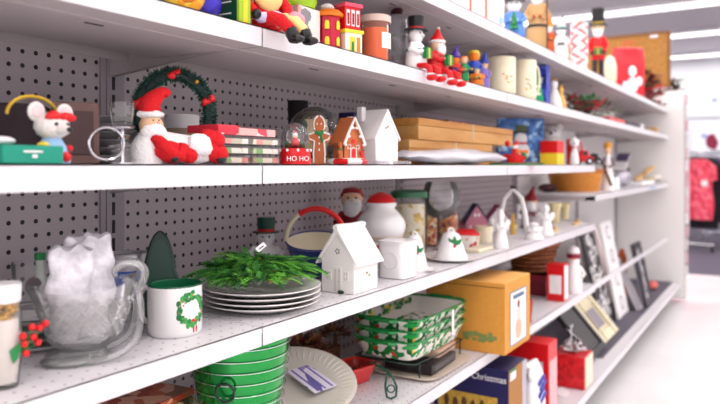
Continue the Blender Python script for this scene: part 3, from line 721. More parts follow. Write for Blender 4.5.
# wrappers and bag
for k, (u, yy, ll, lb) in enumerate([(378, .03, .05, 'small flat clear packet with pink print beside the white birdhouse'), (402, .035, .055, 'small flat clear packet with grey print below the long plastic bag')]):
    b = MB(); x = Xat(u, yy); b.box((0, 0, .0035), (ll, .035, .006), CLING); b.box((0, 0, .0072), (ll*.8, .025, .001), blotch('packet_print', ['f1e9ea', 'd7d0d4', 'e6a4aa', 'b9b3b9'], 90))
    one(b, 'plastic_packet', lb, 'packet', (x, yy, ZS[A]+.0003), .3*k)
FILM = mat('white_plastic_bag', 'efedf3', .35, trans=.25, bump=.8, bscale=60)
b = MB(); x0, x1 = Xat(396, .06), Xat(498, .06); bl = (x1-x0)/.34
b.loft([(q*bl, a_, c_) for q, a_, c_ in ((-.16, .004, .03), (-.14, .010, .045), (-.10, .016, .05), (-.06, .019, .05), (-.02, .021, .05), (.02, .018, .05), (.06, .021, .05), (.10, .016, .05), (.15, .012, .045), (.18, .004, .03))], FILM, 28, M=Tr((x0+x1)/2+.0, .065, ZS[A]+.0225) @ Ry(pi/2))
for i, v in enumerate(b.v): v.z = max(ZS[A]+.0004, v.z+noise.noise(v*34)*.012)
one(b, 'plastic_bag', 'long crumpled white plastic bag lying in front of the wooden boxes', 'bag', (0, 0, 0))
# wooden boxes
OAK = wood('orange_wood', 'cf8a3c', 'e6a85a', 14); OAK2 = wood('orange_wood_top', 'd99548', 'eebc74', 14)
x0, x1 = Xat(409, .13), Xat(492, .13); 
wood_box('wooden_box', 'lower flat orange wooden box behind the plastic bag', ((x0+x1)/2, .19, ZS[A]), (x1-x0, .12, .070), 0, OAK, OAK2, cat='box', clasp=CREAM)
x0, x1 = Xat(420, .12), Xat(514, .12); hh = (165-122)/scale((x0+x1)/2, .13)-.071
wood_box('wooden_box', 'upper flat orange wooden box lying on another wooden box', ((x0+x1)/2, .19, ZS[A]+.0715), (x1-x0, .13, hh*.85), 0, OAK2, OAK, cat='box', clasp=CREAM)
b = MB(); b.box((0, 0, .004), (.17, .1, .008), DRED); b.box((0, -.0505, .004), (.15, .001, .003), blotch('red_white_print', ['8e1020', 'e8d8d8', 'c03040'], 80))
one(b, 'gift_box', 'thin dark red box on top of the orange wooden boxes', 'box', ((x0+x1)/2-.06, .20, ZS[A]+.0722+hh*.85), 0)
x, y, z, h, w, rz = I(397, .25, A, 124, 16)
b = MB(); b.box((0, 0, h/2), (.09, .05, h), mat('dark_chocolate_card', '3a2726', .5)); b.box((-.046, -.0, h*.4), (.002, .03, h*.2), LBLUE)
one(b, 'gift_box', 'dark brown box with a pale blue patch left of the wooden boxes', 'box', (x+.03, .27, z), 0)
# blue snowman card
x, y, z, h, w, rz = I(520, .17, A, 113, 46); h = min(h, .192)
t = T('greeting_card_box', 'blue patterned box with a snowman in a hat on its front', 'box', (x, y, z), rz+.25)
b = MB(); b.box((0, 0, h/2), (w, .03, h), blotch('blue_snow_print', ['2f62a8', '5c90cc', '9cc4e8', '3c6fb4', '22467e'], 55)); b.build('box_body', t, bevel=.001)
b = MB()
for c, r_ in (((0, h*.28), h*.2), ((0, h*.55), h*.14)): b.ball((c[0], -.0155, c[1]), (r_, .003, r_), MATTEW, 16)
b.box((0, -.017, h*.70), (h*.34, .003, h*.04), BLACK); b.box((0, -.017, h*.78), (h*.22, .003, h*.14), mat('olive_hat', '55643c', .6)); b.box((0, -.019, h*.46), (h*.26, .003, h*.04), RED)
b.build('snowman_print', t)
# santa sleigh figurine
x, y, z, h, w, rz = I(512, .05, A, 138, 44)
t = T('santa_sleigh', 'red and green santa and sleigh ornament on a flat green base', 'ornament', (x+.035, y, z), rz)
b = MB(); b.loft([(0, w*.5, .022), (.005, w*.5, .022), (.006, w*.46, .02)], GREEN, 20, mfun=lambda j, i: GREEN if j == 0 else RED, n=4); b.build('base', t)
b = MB(); b.loft([(.006, .02, .012), (.02, .028, .014), (.03, .030, .015)], RED, 16); b.tube([(-.028, 0, .03), (-.036, 0, .024), (-.034, 0, .010)], .004, RED, 8); b.build('sleigh', t)
b = MB(); b.loft([(.025, .012, .010), (.042, .010, .009), (.05, .007, .007)], RED, 12); b.ball((0, 0, .055), .008, SKIN, 10); b.ball((0, -.004, .051), (.008, .006, .007), MATTEW, 10); b.loft([(.058, .008, .008), (.072, .002, .002, .004, 0)], RED, 10); b.build('santa', t)
b = MB(); r = random.Random(3)
for k in range(9): b.box((r.uniform(.004, .034), r.uniform(-.012, .008), r.uniform(.012, .04)), (.010, .010, .010), r.choice([YELLOW, BLUE, MATTEW, ORANGE, GREEN, LBLUE]), r.uniform(0, 2))
b.build('presents', t)
b = MB(); b.ball((-.032, -.004, .048), (.010, .008, .009), LBLUE, 10); b.ball((-.022, -.004, .062), (.008, .008, .010), RED, 10); b.build('balloons', t)
t.scale = (1.25, 1.25, 1.2)
# white teddy, red yellow box, dog, mug, cars
x, y, z, h, w, rz = I(551, .18, A, 119, 26); h = min(h, .185)
t = T('plush_bear', 'pale grey white plush bear standing behind the red and yellow box', 'plush toy', (x, y, z), rz)
b = MB(); b.loft([(0, w*.4, w*.36), (h*.3, w*.5, w*.4), (h*.55, w*.42, w*.36), (h*.66, w*.2, w*.2), (h*.72, w*.36, w*.34), (h*.86, w*.4, w*.36), (h*.97, w*.22, w*.2), (h, .002, .002)], FUR, 20); b.build('body', t)
for sx in (-1, 1):
    b = MB(); b.ball((sx*w*.32, 0, h*.96), (w*.14, w*.08, w*.14), FUR, 10); b.build('ear', t)
b = MB(); b.ball((0, -w*.38, h*.8), w*.07, BLACK, 6); b.ball((w*.14, -w*.33, h*.86), w*.04, BLACK, 6); b.ball((-w*.14, -w*.33, h*.86), w*.04, BLACK, 6); b.build('face', t)
x, y, z, h, w, rz = I(552, .05, A, 141, 24)
t = T('toy_box', 'red box with a yellow lower half on the shelf edge', 'box', (x+.02, .055, z))
b = MB(); b.box((0, 0, h*.24), (.10, .07, h*.48), YELLOW); b.build('yellow_half', t)
b = MB(); b.box((0, 0, h*.741), (.10, .07, h*.518), RED); b.build('red_half', t, bevel=.001)
x, y, z, h, w, rz = I(569, .045, A, 137, 13)
t = T('dog_figurine', 'white dog figurine sitting up beside the red and yellow box', 'figurine', (x+.035, .03, z), rz)
b = MB(); b.loft([(0, .014, .02), (.01, .017, .022), (h*.4, .013, .014), (h*.62, .008, .009), (h*.7, .012, .013), (h*.86, .013, .013), (h, .003, .003)], WHITE, 16)
b.loft([(0, .008, .007), (.014, .006, .005)], WHITE, 10, M=Tr(0, -.008, h*.76) @ Rx(pi/2)); b.build('body', t)
for sx in (-1, 1):
    b = MB(); b.ball((sx*.013, 0, h*.8), (.004, .006, .012), WHITE, 8); b.build('ear', t)
    b = MB(); b.tube([(sx*.008, -.008, h*.45), (sx*.009, -.015, .004)], .0045, WHITE, 8); b.build('front_leg', t)
b = MB(); b.ball((0, -.024, h*.77), .003, BLACK, 6); b.ring((0, 0, h*.63), .010, .0025, RED, 14); b.build('collar', t); t.scale = (1.25, 1.25, 1)
x, y, z, h, w, rz = I(563, .12, A, 139, 14)
b = cup_mb(.026, .028, h, RED, MATTEW); handle(b, .027, h, RED, .02, .004, -.4); one(b, 'mug', 'dark red mug behind the white sitting dog', 'mug', (x+.03, .085, z), rz)
def toy_car(lb, u, Y, vt, L, m):
    x, y, z, h, w, rz = I(u, Y, A, vt, L); t = T('toy_car', lb, 'toy car', (x, y, z), rz*.9+.0)
    w = max(w, .055); b = MB(); b.prism([(-w/2, h*.2), (w/2, h*.2), (w/2, h*.5), (w*.3, h*.6), (w*.2, h*.95), (-w*.2, h*.98), (-w*.35, h*.6), (-w/2, h*.55)], -w*.25, w*.25, m); b.build('car_body', t, bevel=.002)
    b = MB(); b.box((0, 0, h*.76), (w*.36, w*.505, h*.24), BLACK); b.build('windows', t)
    for sx in (-1, 1):
        for sy in (-1, 1):
            b = MB(); M = Tr(sx*w*.3, sy*w*.25, h*.24) @ Rx(pi/2); b.lathe([(h*.24, -.004), (h*.24, .004)], BLACK, 14, M); b.lathe([(h*.11, -.005), (h*.11, .005)], SILVER, 10, M); b.build('wheel', t)
toy_car('red toy car on the shelf edge near its far end', 583, .05, 150, 19, RED)
toy_car('black toy car at the very end of the shelf', 594, .10, 153, 14, BLACK)
# ================================================================ the tableware shelf
Dk = 'D'; ZD = ZS['D']
def onD(u, v): x, y = G(u, v, ZD); return x, y, scale(x, y)
HOLLY = blotch('holly_print', ['f2efe9', '1f8a3c', 'f2efe9', 'e23a2a', '2da24c', 'f0c13a'], 120, .3, weights=[5, 2, 3, .7, 1.5, .4])
# jar of berries at the picture's edge
x, y, z, h, w, rz = I(3, .07, Dk, 283, 36)
t = T('berry_jar', 'glass jar of golden pearls with red berries hanging outside it', 'jar', (x, y, z)); R = w/2
b = cup_mb(R*.8, R, h, GLASS, th=.002, mid=[(R, h*.4), (R*.9, h*.8)]); b.build('glass_body', t)
b = MB(); b.lathe([(R*.9, h*.82), (R*.94, h*.98), (R*.9, h)], MATTEW); b.build('rim_band', t)
b = MB(); r = random.Random(5)
for k in range(80): 
    a = r.uniform(0, 6.28); q = R*.72*sqrt(r.random()); b.ball((cos(a)*q, sin(a)*q, h*.66+r.uniform(0, h*.2)), .0032, GOLD, 6)
b.lathe([(R*.7, .006), (R*.88, h*.3), (R*.9, h*.5), (R*.8, h*.66)], mat('pale_sand', 'ddd3cc', .8), 20); b.build('contents', t)
b = MB(); c0 = Vector((R*.5, -R*1.05, h*.42))
for k, (dx, dz) in enumerate([(0, 0), (.012, .006), (.020, .016), (.028, .020), (.010, .019), (.018, -.002), (.002, -.012), (-.002, .010)]):
    p = c0+Vector((dx, -.004, dz)); b.tube([c0+Vector((-.012, 0, -.022)), c0+Vector((0, 0, -.01)), p], .0008, GREEN, 5); b.ball(p, .0046, RED, 10)
b.add([c0+Vector(q) for q in ((-.012, 0, -.022), (-.004, -.003, -.008), (.0, 0, .004), (-.016, .003, -.006))], [(0, 1, 2, 3)], GREEN); b.build('berry_sprig', t)
# glass tumbler and green-rimmed plates at the back
x, y, z, h, w, rz = I(28, .25, Dk, 256, 38)
t = T('glass_tumbler', 'clear tumbler with a smudged print standing on the green rimmed plates', 'glass', (x, .235, z+.055), rz)
b = cup_mb(.026, .032, .07, GLASS, th=.002); b.build('glass_body', t)
b = MB(); b.blob((0, -.031, .04), (.012, .002, .010), mat('smudged_print', '6e6468', .6), .4, 150, 12); b.build('print', t)
x, y, z, h, w, rz = I(44, .2, Dk, 310, 60)
for k in range(4):
    b = plate_mb(.080, .016, MATTEW, DGREEN); one(b, 'dinner_plate', 'cream plate with dark green rim behind the crystal sleigh, '+['bottom','second from bottom','second from top','top'][k]+' of its pile', 'plate', (x, .215, z+.0004+.0125*k), 0, 'green rimmed plates')
# crystal sleigh
x, y, s = onD(84, 366); 
t = T('crystal_sleigh', 'cut crystal sleigh bowl with curled back on the shelf edge', 'glass bowl', (x+.020, y+.03, ZD), face(x, y)+.1)
def sl(zf, a, b_, cx): return (zf, a, b_, cx, 0)
hullm = clear('cut_crystal_wall', 'ffffff', .3, .12, .03)
b = MB(); seg = 64
prof = [(.016, .030, .019, 0), (.024, .041, .026, 0), (.040, .051, .031, .001), (.058, .058, .035, .001), (.076, .065, .038, 0), (.090, .071, .040, -.001), (.095, .073, .041, -.002)]
inn = [(.0945, .069, .037, -.002), (.076, .061, .034, 0), (.058, .054, .031, .001), (.040, .047, .027, .001), (.028, .034, .019, 0), (.026, .004, .003, 0)]
b.loft([(z_, a, q, cx, 0) for z_, a, q, cx in prof+inn], hullm, seg, True, n=2.3)
for i, v in enumerate(b.v):       # rim sweeps up at the back end, diamond cuts on the outside
    f = max(0, v.z-.04)/.055; v.z += f*(.016*max(0, v.x/.07)**2 + .006*max(0, -v.x/.07)**2)
b.build('bowl', t)
b = MB(); r_ = 0
for j in range(7):
    for k in range(22):
        a = 2*pi*(k+.5*(j % 2))/22; zz = .034+.0076*j; q = (zz-.034)/.046; rx = .0485+.017*q; ry = .0295+.0085*q
        M = Tr(rx*cos(a)+.002, ry*sin(a), zz+.004*max(0, cos(a))) @ Rz(atan2(sin(a)/ry, cos(a)/rx)) @ Ry(pi/4*0)
        b.add([(0.0028, 0, 0), (-.001, .0062, 0), (-.001, 0, .0052), (-.001, -.0062, 0), (-.001, 0, -.0052)], [(0, 1, 2), (0, 2, 3), (0, 3, 4), (0, 4, 1), (1, 4, 3, 2)], hullm, M)
o = b.build('diamond_cuts', t, smooth=False); o['kind'] = 'stuff'
b = MB(); b.loft([(.001, .042, .026, -.012, 0), (.005, .045, .029, -.012, 0), (.010, .041, .026, -.008, 0), (.014, .034, .021, -.004, 0), (.0175, .030, .018, 0, 0)], hullm, 40); b.build('foot', t)
for sy in (-1, 1):
    b = MB(); b.stube([(-.048, sy*.016, .006), (-.02, sy*.027, .005), (.03, sy*.027, .007), (.062, sy*.024, .022), (.073, sy*.020, .05), (.072, sy*.018, .08), (.064, sy*.018, .10), (.050, sy*.018, .106)], [.004, .005, .005, .005, .005, .0055, .005, .004], hullm, 10); b.build('runner', t)
b = MB(); b.stube([(.070, -.018, .088), (.080, -.014, .112), (.072, -.010, .124), (.052, -.008, .126), (.040, -.008, .118), (.042, -.010, .108)], [.005, .006, .006, .006, .005, .003], hullm, 12)
b.stube([(.070, .018, .088), (.080, .014, .112), (.072, .010, .124), (.052, .008, .126), (.040, .008, .118), (.042, .010, .108)], [.005, .006, .006, .006, .005, .003], hullm, 12)
b.build('curled_back', t)
t.scale = (1, 1, 1.06); t.location.y -= .008; t.location.x -= .004
lx, ly = t.location.x, t.location.y; rzz = t.rotation_euler[2]
FILM2 = clear('frosted_bag_film', 'faf6fd', .35, .5, .2, cloud=.4, cscale=55)
for k, (dx, ww, hh, lb, tilt) in enumerate([(-.030, .058, .128, 'crumpled clear plastic bag standing in the crystal sleigh, shorter of two', .08), (.016, .066, .139, 'crumpled clear plastic bag standing in the crystal sleigh, taller of two', -.06)]):
    b = MB(); rings = []
    for j in range(12):
        f = j/11; rings.append((f*hh, ww*(.27+.21*min(1, f*1.8)), .007+.009*sin(pi*min(1, f*1.1)), .002*sin(j*1.7), 0))
    b.loft(rings, FILM2, 36, True, n=4)
    for v in b.v:
        q = noise.noise_vector(v*38+Vector((k*7, 0, 0))); v += q*.006
        if v.z > hh*.9: v.z += .004*sin(v.x*260+k)
    p = Matrix.Translation((lx, ly, ZD)) @ Rz(rzz) @ Vector((dx*.85, .011*(1 if k else -1), .034))
    t2 = T('plastic_bag', lb, 'bag', p, rzz, None, 0, tilt); b.build('film', t2)
    b = MB(); r = random.Random(8+k)
    for q in range(40): b.blob((r.uniform(-ww*.24, ww*.24), r.uniform(-.003, .003), r.uniform(.008, hh*.5)), r.uniform(.005, .008), blotch('pale_candies', ['f2ece8', 'e9d9c8', 'f4f2f4', 'e8c9a4', 'dcd4e4'], 60), .3, 60, 8, seed=q)
    o = b.build('contents', t2); o['kind'] = 'stuff'
# blue tin
x, y, z, h, w, rz = I(127, .24, Dk, 251, 40)
t = T('round_tin', 'round blue and silver tin behind the crystal sleigh', 'tin', (x, y, z)); R = w/2
b = MB(); b.lathe([(R, 0), (R, h*.35)], mat('tin_grey', 'b5b3b8', .3, metal=.7)); b.lathe([(R*1.005, h*.35), (R*1.005, h*.74)], mat('tin_blue', '1c54b8', .3)); b.build('tin_body', t)
b = MB(); b.lathe([(R*1.03, h*.74), (R*1.04, h*.95), (R*.98, h*.98), (R*.9, h*.93)], mat('tin_lid', 'a9a7ad', .35, metal=.6)); b.build('lid', t)
x, y, z, h, w, rz = I(44, .3, Dk, 262, 20)
b = MB(); b.lathe([(.012, 0), (.013, h*.6), (.007, h*.8), (.007, h)], mat('pale_bottle_glass', 'c9d6cc', .1)); b.lathe([(.009, h), (.009, h+.012)], GREEN)
one(b, 'glass_bottle', 'small pale bottle with a green cap against the pegboard', 'bottle', (x+.012, .33, z))
# green tree dish
x, y, z, h, w, rz = I(160, .16, Dk, 231, 40)
t = T('tree_shaped_dish', 'dark green glazed tree shaped dish standing upright behind the mug', 'dish', (x, y, z), rz, rx=-.12)
TG = mat('deep_teal_glaze', '062c22', .35); b = MB(); n_ = 14; out = []
pr = [(0, .44), (.06, .5), (.2, .5), (.28, .44), (.36, .48), (.5, .45), (.58, .38), (.66, .38), (.78, .31), (.88, .24), (.95, .16), (1, .05)]
out = [(q*w, f*h) for f, q in pr]+[(-q*w, f*h) for f, q in reversed(pr)]
b.prism(out, -.004, .012, TG); b.build('dish_body', t, bevel=.004)
b = MB(); b.prism([(q*.78, f*.86+h*.05) for q, f in out], -.0055, -.0035, mat('teal_glaze_inner', '0a3a2e', .35)); b.build('inset', t)
# mug with wreath
x, y, s = onD(175, 341); r0 = 27.5/scale(x, y+.03); 
Rm = r0; ym = y+Rm*.95; xm = Xat(175, ym); sm = scale(xm, ym); hm = (165-283)/sm-(ZD-CH)
mz = face(xm, ym); t = T('mug', 'white mug with green inside and a holly wreath print', 'mug', (xm, ym, ZD), mz)
b = cup_mb(Rm*.97, Rm, hm, WHITE, mat('mug_inner_green', '1d6a45', .25), th=.0035, mid=[(Rm, hm*.1)]); b.ring((0, 0, hm-.0012), Rm-.0015, .0019, mat('mug_rim_green', '11573a', .25), 40); b.build('mug_body', t)
b = MB(); handle(b, Rm, hm, WHITE, .024, .0045, pi*.82, hm*.5); b.build('handle', t)
b = MB(); r = random.Random(12); cols = [GREEN, mat('leaf_light', '3fa048', .4), mat('leaf_dark', '0f6a34', .4)]
ac = .7   # wreath centre turned to the aisle side
def onmug(a, zz, rr, m, sx=1, sz=1):
    A_ = -pi/2+ac+a/Rm; M = Rz(A_+pi/2) @ Tr(0, -(Rm+.0002), zz); b.ball((0, 0, 0), (rr*sx, .0007, rr*sz), m, 8, M)
zc = hm*.54; RR = hm*.27
for k in range(80):
    a = r.uniform(0, 2*pi); q = RR*r.uniform(.8, 1.25); onmug(cos(a)*q, zc+sin(a)*q, r.uniform(.0028, .0050), r.choice(cols), r.uniform(.5, 1.3), r.uniform(.5, 1.3))
for k in range(16):
    a = r.uniform(0, 2*pi); q = RR*r.uniform(.85, 1.2); onmug(cos(a)*q, zc+sin(a)*q, .0017, r.choice([RED, RED, YELLOW, ORANGE, PINK]), 1, 1)
for sx in (-1, 1): onmug(.004+sx*.004, zc-RR*.85, .0042, RED, 1, .7); onmug(.004+sx*.003, zc-RR*1.45, .003, RED, .6, 2.2)
onmug(.004, zc-RR*.9, .0022, RED)
b.build('wreath_print', t)
# stack of plates with greenery
x, y, s = onD(262, 318); Rp = .081; xp, yp = Xat(262, .10), .10
sp_ = scale(xp, yp); Rp = 59/sp_
CER = mat('plate_white', 'edeae8', .25, coat=.2)
for k in range(4):
    b = plate_mb(Rp*(1 if k else .97), .017, CER); one(b, 'dinner_plate', 'plain white plate under the green fronds, '+['bottom','second from bottom','second from top','top'][k]+' of its pile', 'plate', (xp, yp, ZD+.0004+.0095*k), 0, 'white plates under the greenery')
GR = [mat('frond_green', '4f9a34', .5), mat('frond_mid', '357f2c', .5), mat('frond_deep', '1f5c26', .5), mat('frond_bright', '6fb93f', .5)]
t = T('artificial_greenery', 'bunch of bright green plastic fronds lying on the white plates', 'artificial plant', (xp-.004, yp+.012, ZD+.060), 0)
b = MB(); r = random.Random(21)
for k in range(330):
    a = r.uniform(0, 2*pi); q = Rp*.80*sqrt(r.random()); px, py = cos(a)*q*1.1, sin(a)*q*.95
    d = (cos(a+r.uniform(-1, 1)), sin(a+r.uniform(-1, 1))*.8, r.uniform(-.02, .42))
    frond(b, (px, py, r.uniform(.004, .034)*(1.35-q/Rp)), d, r.uniform(.034, .056), GR, r, 9, .014)
o = b.build('fronds', t)
b = MB(); 
for k in range(5): a = -2.1+.5*k; b.tube([(cos(a)*Rp*.2, sin(a)*Rp*.2, .004), (cos(a)*Rp*.72, sin(a)*Rp*.72, .0015)], .0028, mat('bare_stem', 'b59a6a', .7), 6)
b.build('stem', t)
b = MB(); M = Tr(-.032, -.040, .062) @ Rz(-.2) @ Ry(-.5) @ Rx(.9); b.box((0, 0, 0), (.022, .010, .0006), MATTEW, M=M); b.box((0, -.001, .0005), (.011, .002, .0002), BLACK, M=M); b.build('price_tag', t)
# snowman with tall hat at the back
x, y, z, h, w, rz = I(266, .315, Dk, 217, 25)
santa('snowman_figurine', 'snowman in a tall dark green hat against the pegboard', 'figurine', (x, y, z), h, w*1.5, coat=MATTEW, trim=RED, hat=DGREEN, skin=MATTEW, beard=None, hatkind='top', rz=rz)
# bowl with red handle
x, y, z, h, w, rz = I(316, .20, Dk, 240, 60)
t = T('handled_bowl', 'blue rimmed white bowl with a tall red arched handle', 'bowl', (x, y, z+.012), rz, None, .22); R = w/2
b = cup_mb(R*.42, R, h*.9, mat('blue_bowl_glaze', '27357c', .3), CREAM, th=.003, mid=[(R*.62, h*.2), (R*.85, h*.5)]); b.ring((0, 0, h*.9), R-.001, .002, mat('blue_rim', '1c2f8a', .3), 36); b.build('bowl_body', t)
b = MB(); pts = [(-R*.96+.004, .0, h*.8)]+[(cos(pi-pi*k/16)*R*.98, 0, h*.9+sin(pi*k/16)*R*1.1) for k in range(17)]
b.tube([p for p in pts[1:7]], .0055, CREAM, 10); b.tube([p for p in pts[6:]], .0066, RED, 10); b.build('handle', t)
# santa against the board
x, y, z, h, w, rz = I(352, .30, Dk, 187, 24)
santa('santa_figurine', 'santa in dark red against the pegboard behind the white cottage', 'figurine', (x, y, z), h, w*1.5, coat=DRED, hat=DRED, rz=rz, hatkind='hood')
# white cottage
x, y, s = onD(345, 291); 
x, y = Xat(350, .058)-.012, .022
t = T('porcelain_house', 'white porcelain cottage with pierced gable and thick ridge at the shelf edge', 'ornament house', (x+.012, y+.036, ZD), 0)
GW = mat('bisque_white', 'f3f0ec', .4); LIT = mat('brass_window', 'b8924a', .5)
# gable faces -X (down the aisle); ridge along X
xc, yc = x+.012, y+.036; sc_ = scale(xc, yc); hh = (165-224)/sc_-(ZD-CH); LW, DW = .098, .084; zt = hh*.50
b = MB(); b.prism([(-DW/2, 0), (DW/2, 0), (DW/2, zt), (0, hh*.9), (-DW/2, zt)], -LW/2, LW/2, GW, Rz(pi/2)); b.build('walls', t, bevel=.001)
b = MB()
for s_ in (-1, 1):
    b.prism([(0, hh*.99), (s_*(DW/2+.012), zt-.008), (s_*(DW/2+.012), zt-.013), (0, hh*.90)], -LW/2-.007, LW/2+.007, GW, Rz(pi/2))
b.build('roof', t, bevel=.0012)
b = MB(); b.tube([(-LW/2-.010, 0, hh*.97), (-LW/2+.0, .001, hh*.985), (0, -.001, hh*.975), (LW/2, 0, hh*.985), (LW/2+.009, 0, hh*.97)], .0062, GW, 12); b.build('ridge', t)
HOLE = mat('pierced_hole', '8c8078', .8)
b = MB(); X_ = -LW/2-.0008
for a in range(5): b.ball((X_, cos(a*2*pi/5)*.0045, hh*.62+sin(a*2*pi/5)*.0045), (.0008, .0018, .0026), HOLE, 6)
b.build('pierced_flower', t)
b = MB(); b.box((X_, 0, hh*.20), (.002, .022, hh*.40), GW); b.box((X_-.0006, 0, hh*.19), (.002, .016, hh*.34), mat('door_recess', 'd9d3cb', .6)); b.box((X_-.001, 0, hh*.19), (.002, .0015, hh*.34), GW); b.ball((X_-.002, -.004, hh*.18), .0012, HOLE, 6)
b.build('door', t)
for q in (-.022, .022):
    b = MB(); b.box((X_, q, hh*.26), (.0015, .012, .02), GW); 
    for dq in (-.003, .003):
        for dz in (-.005, .005): b.box((X_-.001, q+dq, hh*.26+dz), (.0012, .004, .007), mat('door_recess', 'd9d3cb', .6))
    b.build('window', t)
b = MB(); b.ball((-LW/2-.006, -.012, .004), (.005, .008, .004), mat('dark_green_sprig', '1c3a22', .6), 8); b.build('front_bush', t)
for dx in (-.002, .008):
    b = MB(); b.box((dx+.004, -DW/2-.0008, hh*.27-dx*.6), (.005, .0016, .0042), LIT); b.build('side_window', t)
# snowman cookie jar with red cap
x, y, z, h, w, rz = I(381, .16, Dk, 192, 48)
t = T('cookie_jar', 'big white snowman cookie jar with a red cap behind the white cube', 'cookie jar', (x, y, z), rz); R = w/2
b = MB(); b.loft([(0, R*.75, R*.75), (h*.10, R*.9, R*.9), (h*.24, R*.92, R*.92), (h*.36, R*.82, R*.82), (h*.39, R*.80, R*.80), (h*.46, R*.98, R*.98), (h*.56, R*1.04, R*1.04), (h*.64, R*.98, R*.98), (h*.72, R*.78, R*.78), (h*.78, R*.60, R*.60), (h*.85, R*.56, R*.56)], WHITE, 32); b.build('jar_body', t)
b = MB(); b.loft([(h*.84, R*.60, R*.60), (h*.88, R*.60, R*.60), (h*.95, R*.46, R*.46), (h, R*.1, R*.1)], RED, 28); b.build('lid', t)
b = MB(); b.loft([(h*.815, R*.64, R*.64), (h*.835, R*.66, R*.66), (h*.862, R*.64, R*.64)], WHITE, 28); b.build('cap_brim', t)
b = MB(); b.ring((0, 0, h*.385), R*.83, .003, mat('scarf_beige', 'e2cdb8', .6), 30); b.ring((0, 0, h*.42), R*.90, .0018, mat('scarf_beige', 'e2cdb8', .6), 30); b.build('scarf', t)
b = MB(); b.box((R*.1, -R*1.0, h*.31), (R*.95, .004, h*.05), RED); b.build('red_bar', t)
# white cube planter in front
x, y, z, h, w, rz = I(397, .045, Dk, 240, 40)
t = T('ceramic_cube', 'glossy white square ceramic candle box beside the white cottage', 'ceramic box', (Xat(398, .048), .048, ZD), -.0)
q = .074; hq = h*.97
b = MB(); b.loft([(0, q*.46, q*.46), (.002, q*.5, q*.5), (hq-.003, q*.52, q*.52), (hq, q*.5, q*.5), (hq, q*.44, q*.44), (.01, q*.42, q*.42)], WHITE, 32, n=7)
b.build('box_body', t)
b = MB(); b.loft([(hq-.003, q*.54, q*.54), (hq+.002, q*.54, q*.54), (hq+.0025, q*.5, q*.5)], WHITE, 32, n=7); b.build('rim', t)
b = MB(); b.ring((-q*.52, 0, hq*.5), hq*.22, .0012, mat('embossed_ring', 'e0dcdb', .4), 20, 'X'); b.build('embossed_ring', t)
# glass canister
x, y, z, h, w, rz = I(409, .24, Dk, 190, 36)
jar('glass_canister', 'glass canister of cream sweets with a green striped lid near the pegboard', (x, y, z), w/2, h, GLASS, blotch('cream_sweets', ['ece0c0', 'f4ead0', 'e8c25a', 'f0e6cf', 'd8b04a'], 60), mat('lid_green', '3b7350', .4), cat='canister', fh=.9, neck=.95, lidh=.12)
# small white bell with green leaf
def bell(u, Y, vt, wp, lb, leafm, knob=True):
    x, y, z, h, w, rz = I(u, Y, Dk, vt, wp); t = T('ceramic_bell', lb, 'bell ornament', (x, y, z), rz); R = w/2
    b = MB(); b.loft([(0, R, R), (h*.04, R, R), (h*.3, R*.82, R*.82), (h*.65, R*.62, R*.62), (h*.85, R*.5, R*.5), (h*.93, R*.3, R*.3), (h*.96, R*.12, R*.12)], WHITE, 28); b.build('bell_body', t)
    b = MB(); b.ring((0, 0, h*.97), R*.16, R*.07, WHITE, 14, 'Y'); b.build('loop', t)
    b = MB()
    for a in (-.7, 0, .8): b.loft([(-.0, .0005, .0005), (R*.3, R*.16, .0012), (R*.6, .0004, .0004)], leafm, 8, M=Tr(R*.2, -R*.66, h*.5) @ Ry(a) @ Rx(-.15))
    b.ball((R*.2, -R*.72, h*.5), R*.09, RED, 8); b.build('holly_sprig', t); return t
bell(415, .055, 233, 27, 'small white bell with a green sprig beside the white cube', GREEN)
# wine glass and potpourri jars behind
x, y, z, h, w, rz = I(441, .19, Dk, 182, 38)
t = T('wine_glass', 'large round clear wine goblet standing behind the white bells', 'wine glass', (x, y, z)); R = w/2
b = MB(); b.lathe([(.030, 0), (.030, .0015), (.006, .004), (.003, .012), (.003, h*.38), (.008, h*.44), (R*.7, h*.52), (R, h*.7), (R*.97, h*.86), (R*.78, h), (R*.76, h), (R*.94, h*.86), (R*.97, h*.7), (R*.66, h*.535), (.001, h*.46)], clear('globe_glass'), 32); b.build('goblet', t)
POT = blotch('potpourri_orange', ['d96a22', 'b8321e', 'ecb04a', '8e2a1c', 'e88a32', 'f0d8b0'], 90)
for u, Y, vt, wp, lb in ((427, .27, 203, 22, 'jar of orange potpourri beside the glass canister'), (446, .27, 208, 26, 'jar of red and orange potpourri behind the wine goblet')):
    x, y, z, h, w, rz = I(u, Y, Dk, vt, wp); jar('potpourri_jar', lb, (x, y, z), w/2, h, GLASS, POT, None, fh=.85)
# two white saucers, large bell
for u, Y, wp, lb in ((432, .05, 44, 'white saucer under the small white bell'), (452, .055, 54, 'white saucer under the larger white bell')): pass
x, y = Xat(452, .055), .055; s_ = scale(x, y)
b = plate_mb(26/s_, .009, WHITE, well=.5); one(b, 'saucer', 'white saucer holding the larger white bell', 'saucer', (x, y, ZD+.0004))
t = bell(448, .055, 232, 34, 'larger white bell with a green sprig standing on a saucer', GREEN)
t.location = (x-.006, y, ZD+.0004+.0036)
x, y = Xat(428, .02), .025; s_ = scale(x, y)
b = plate_mb(.026, .007, WHITE, well=.5); one(b, 'saucer', 'small white saucer on the shelf edge between the two bells', 'saucer', (x+.005, y, ZD+.0004))
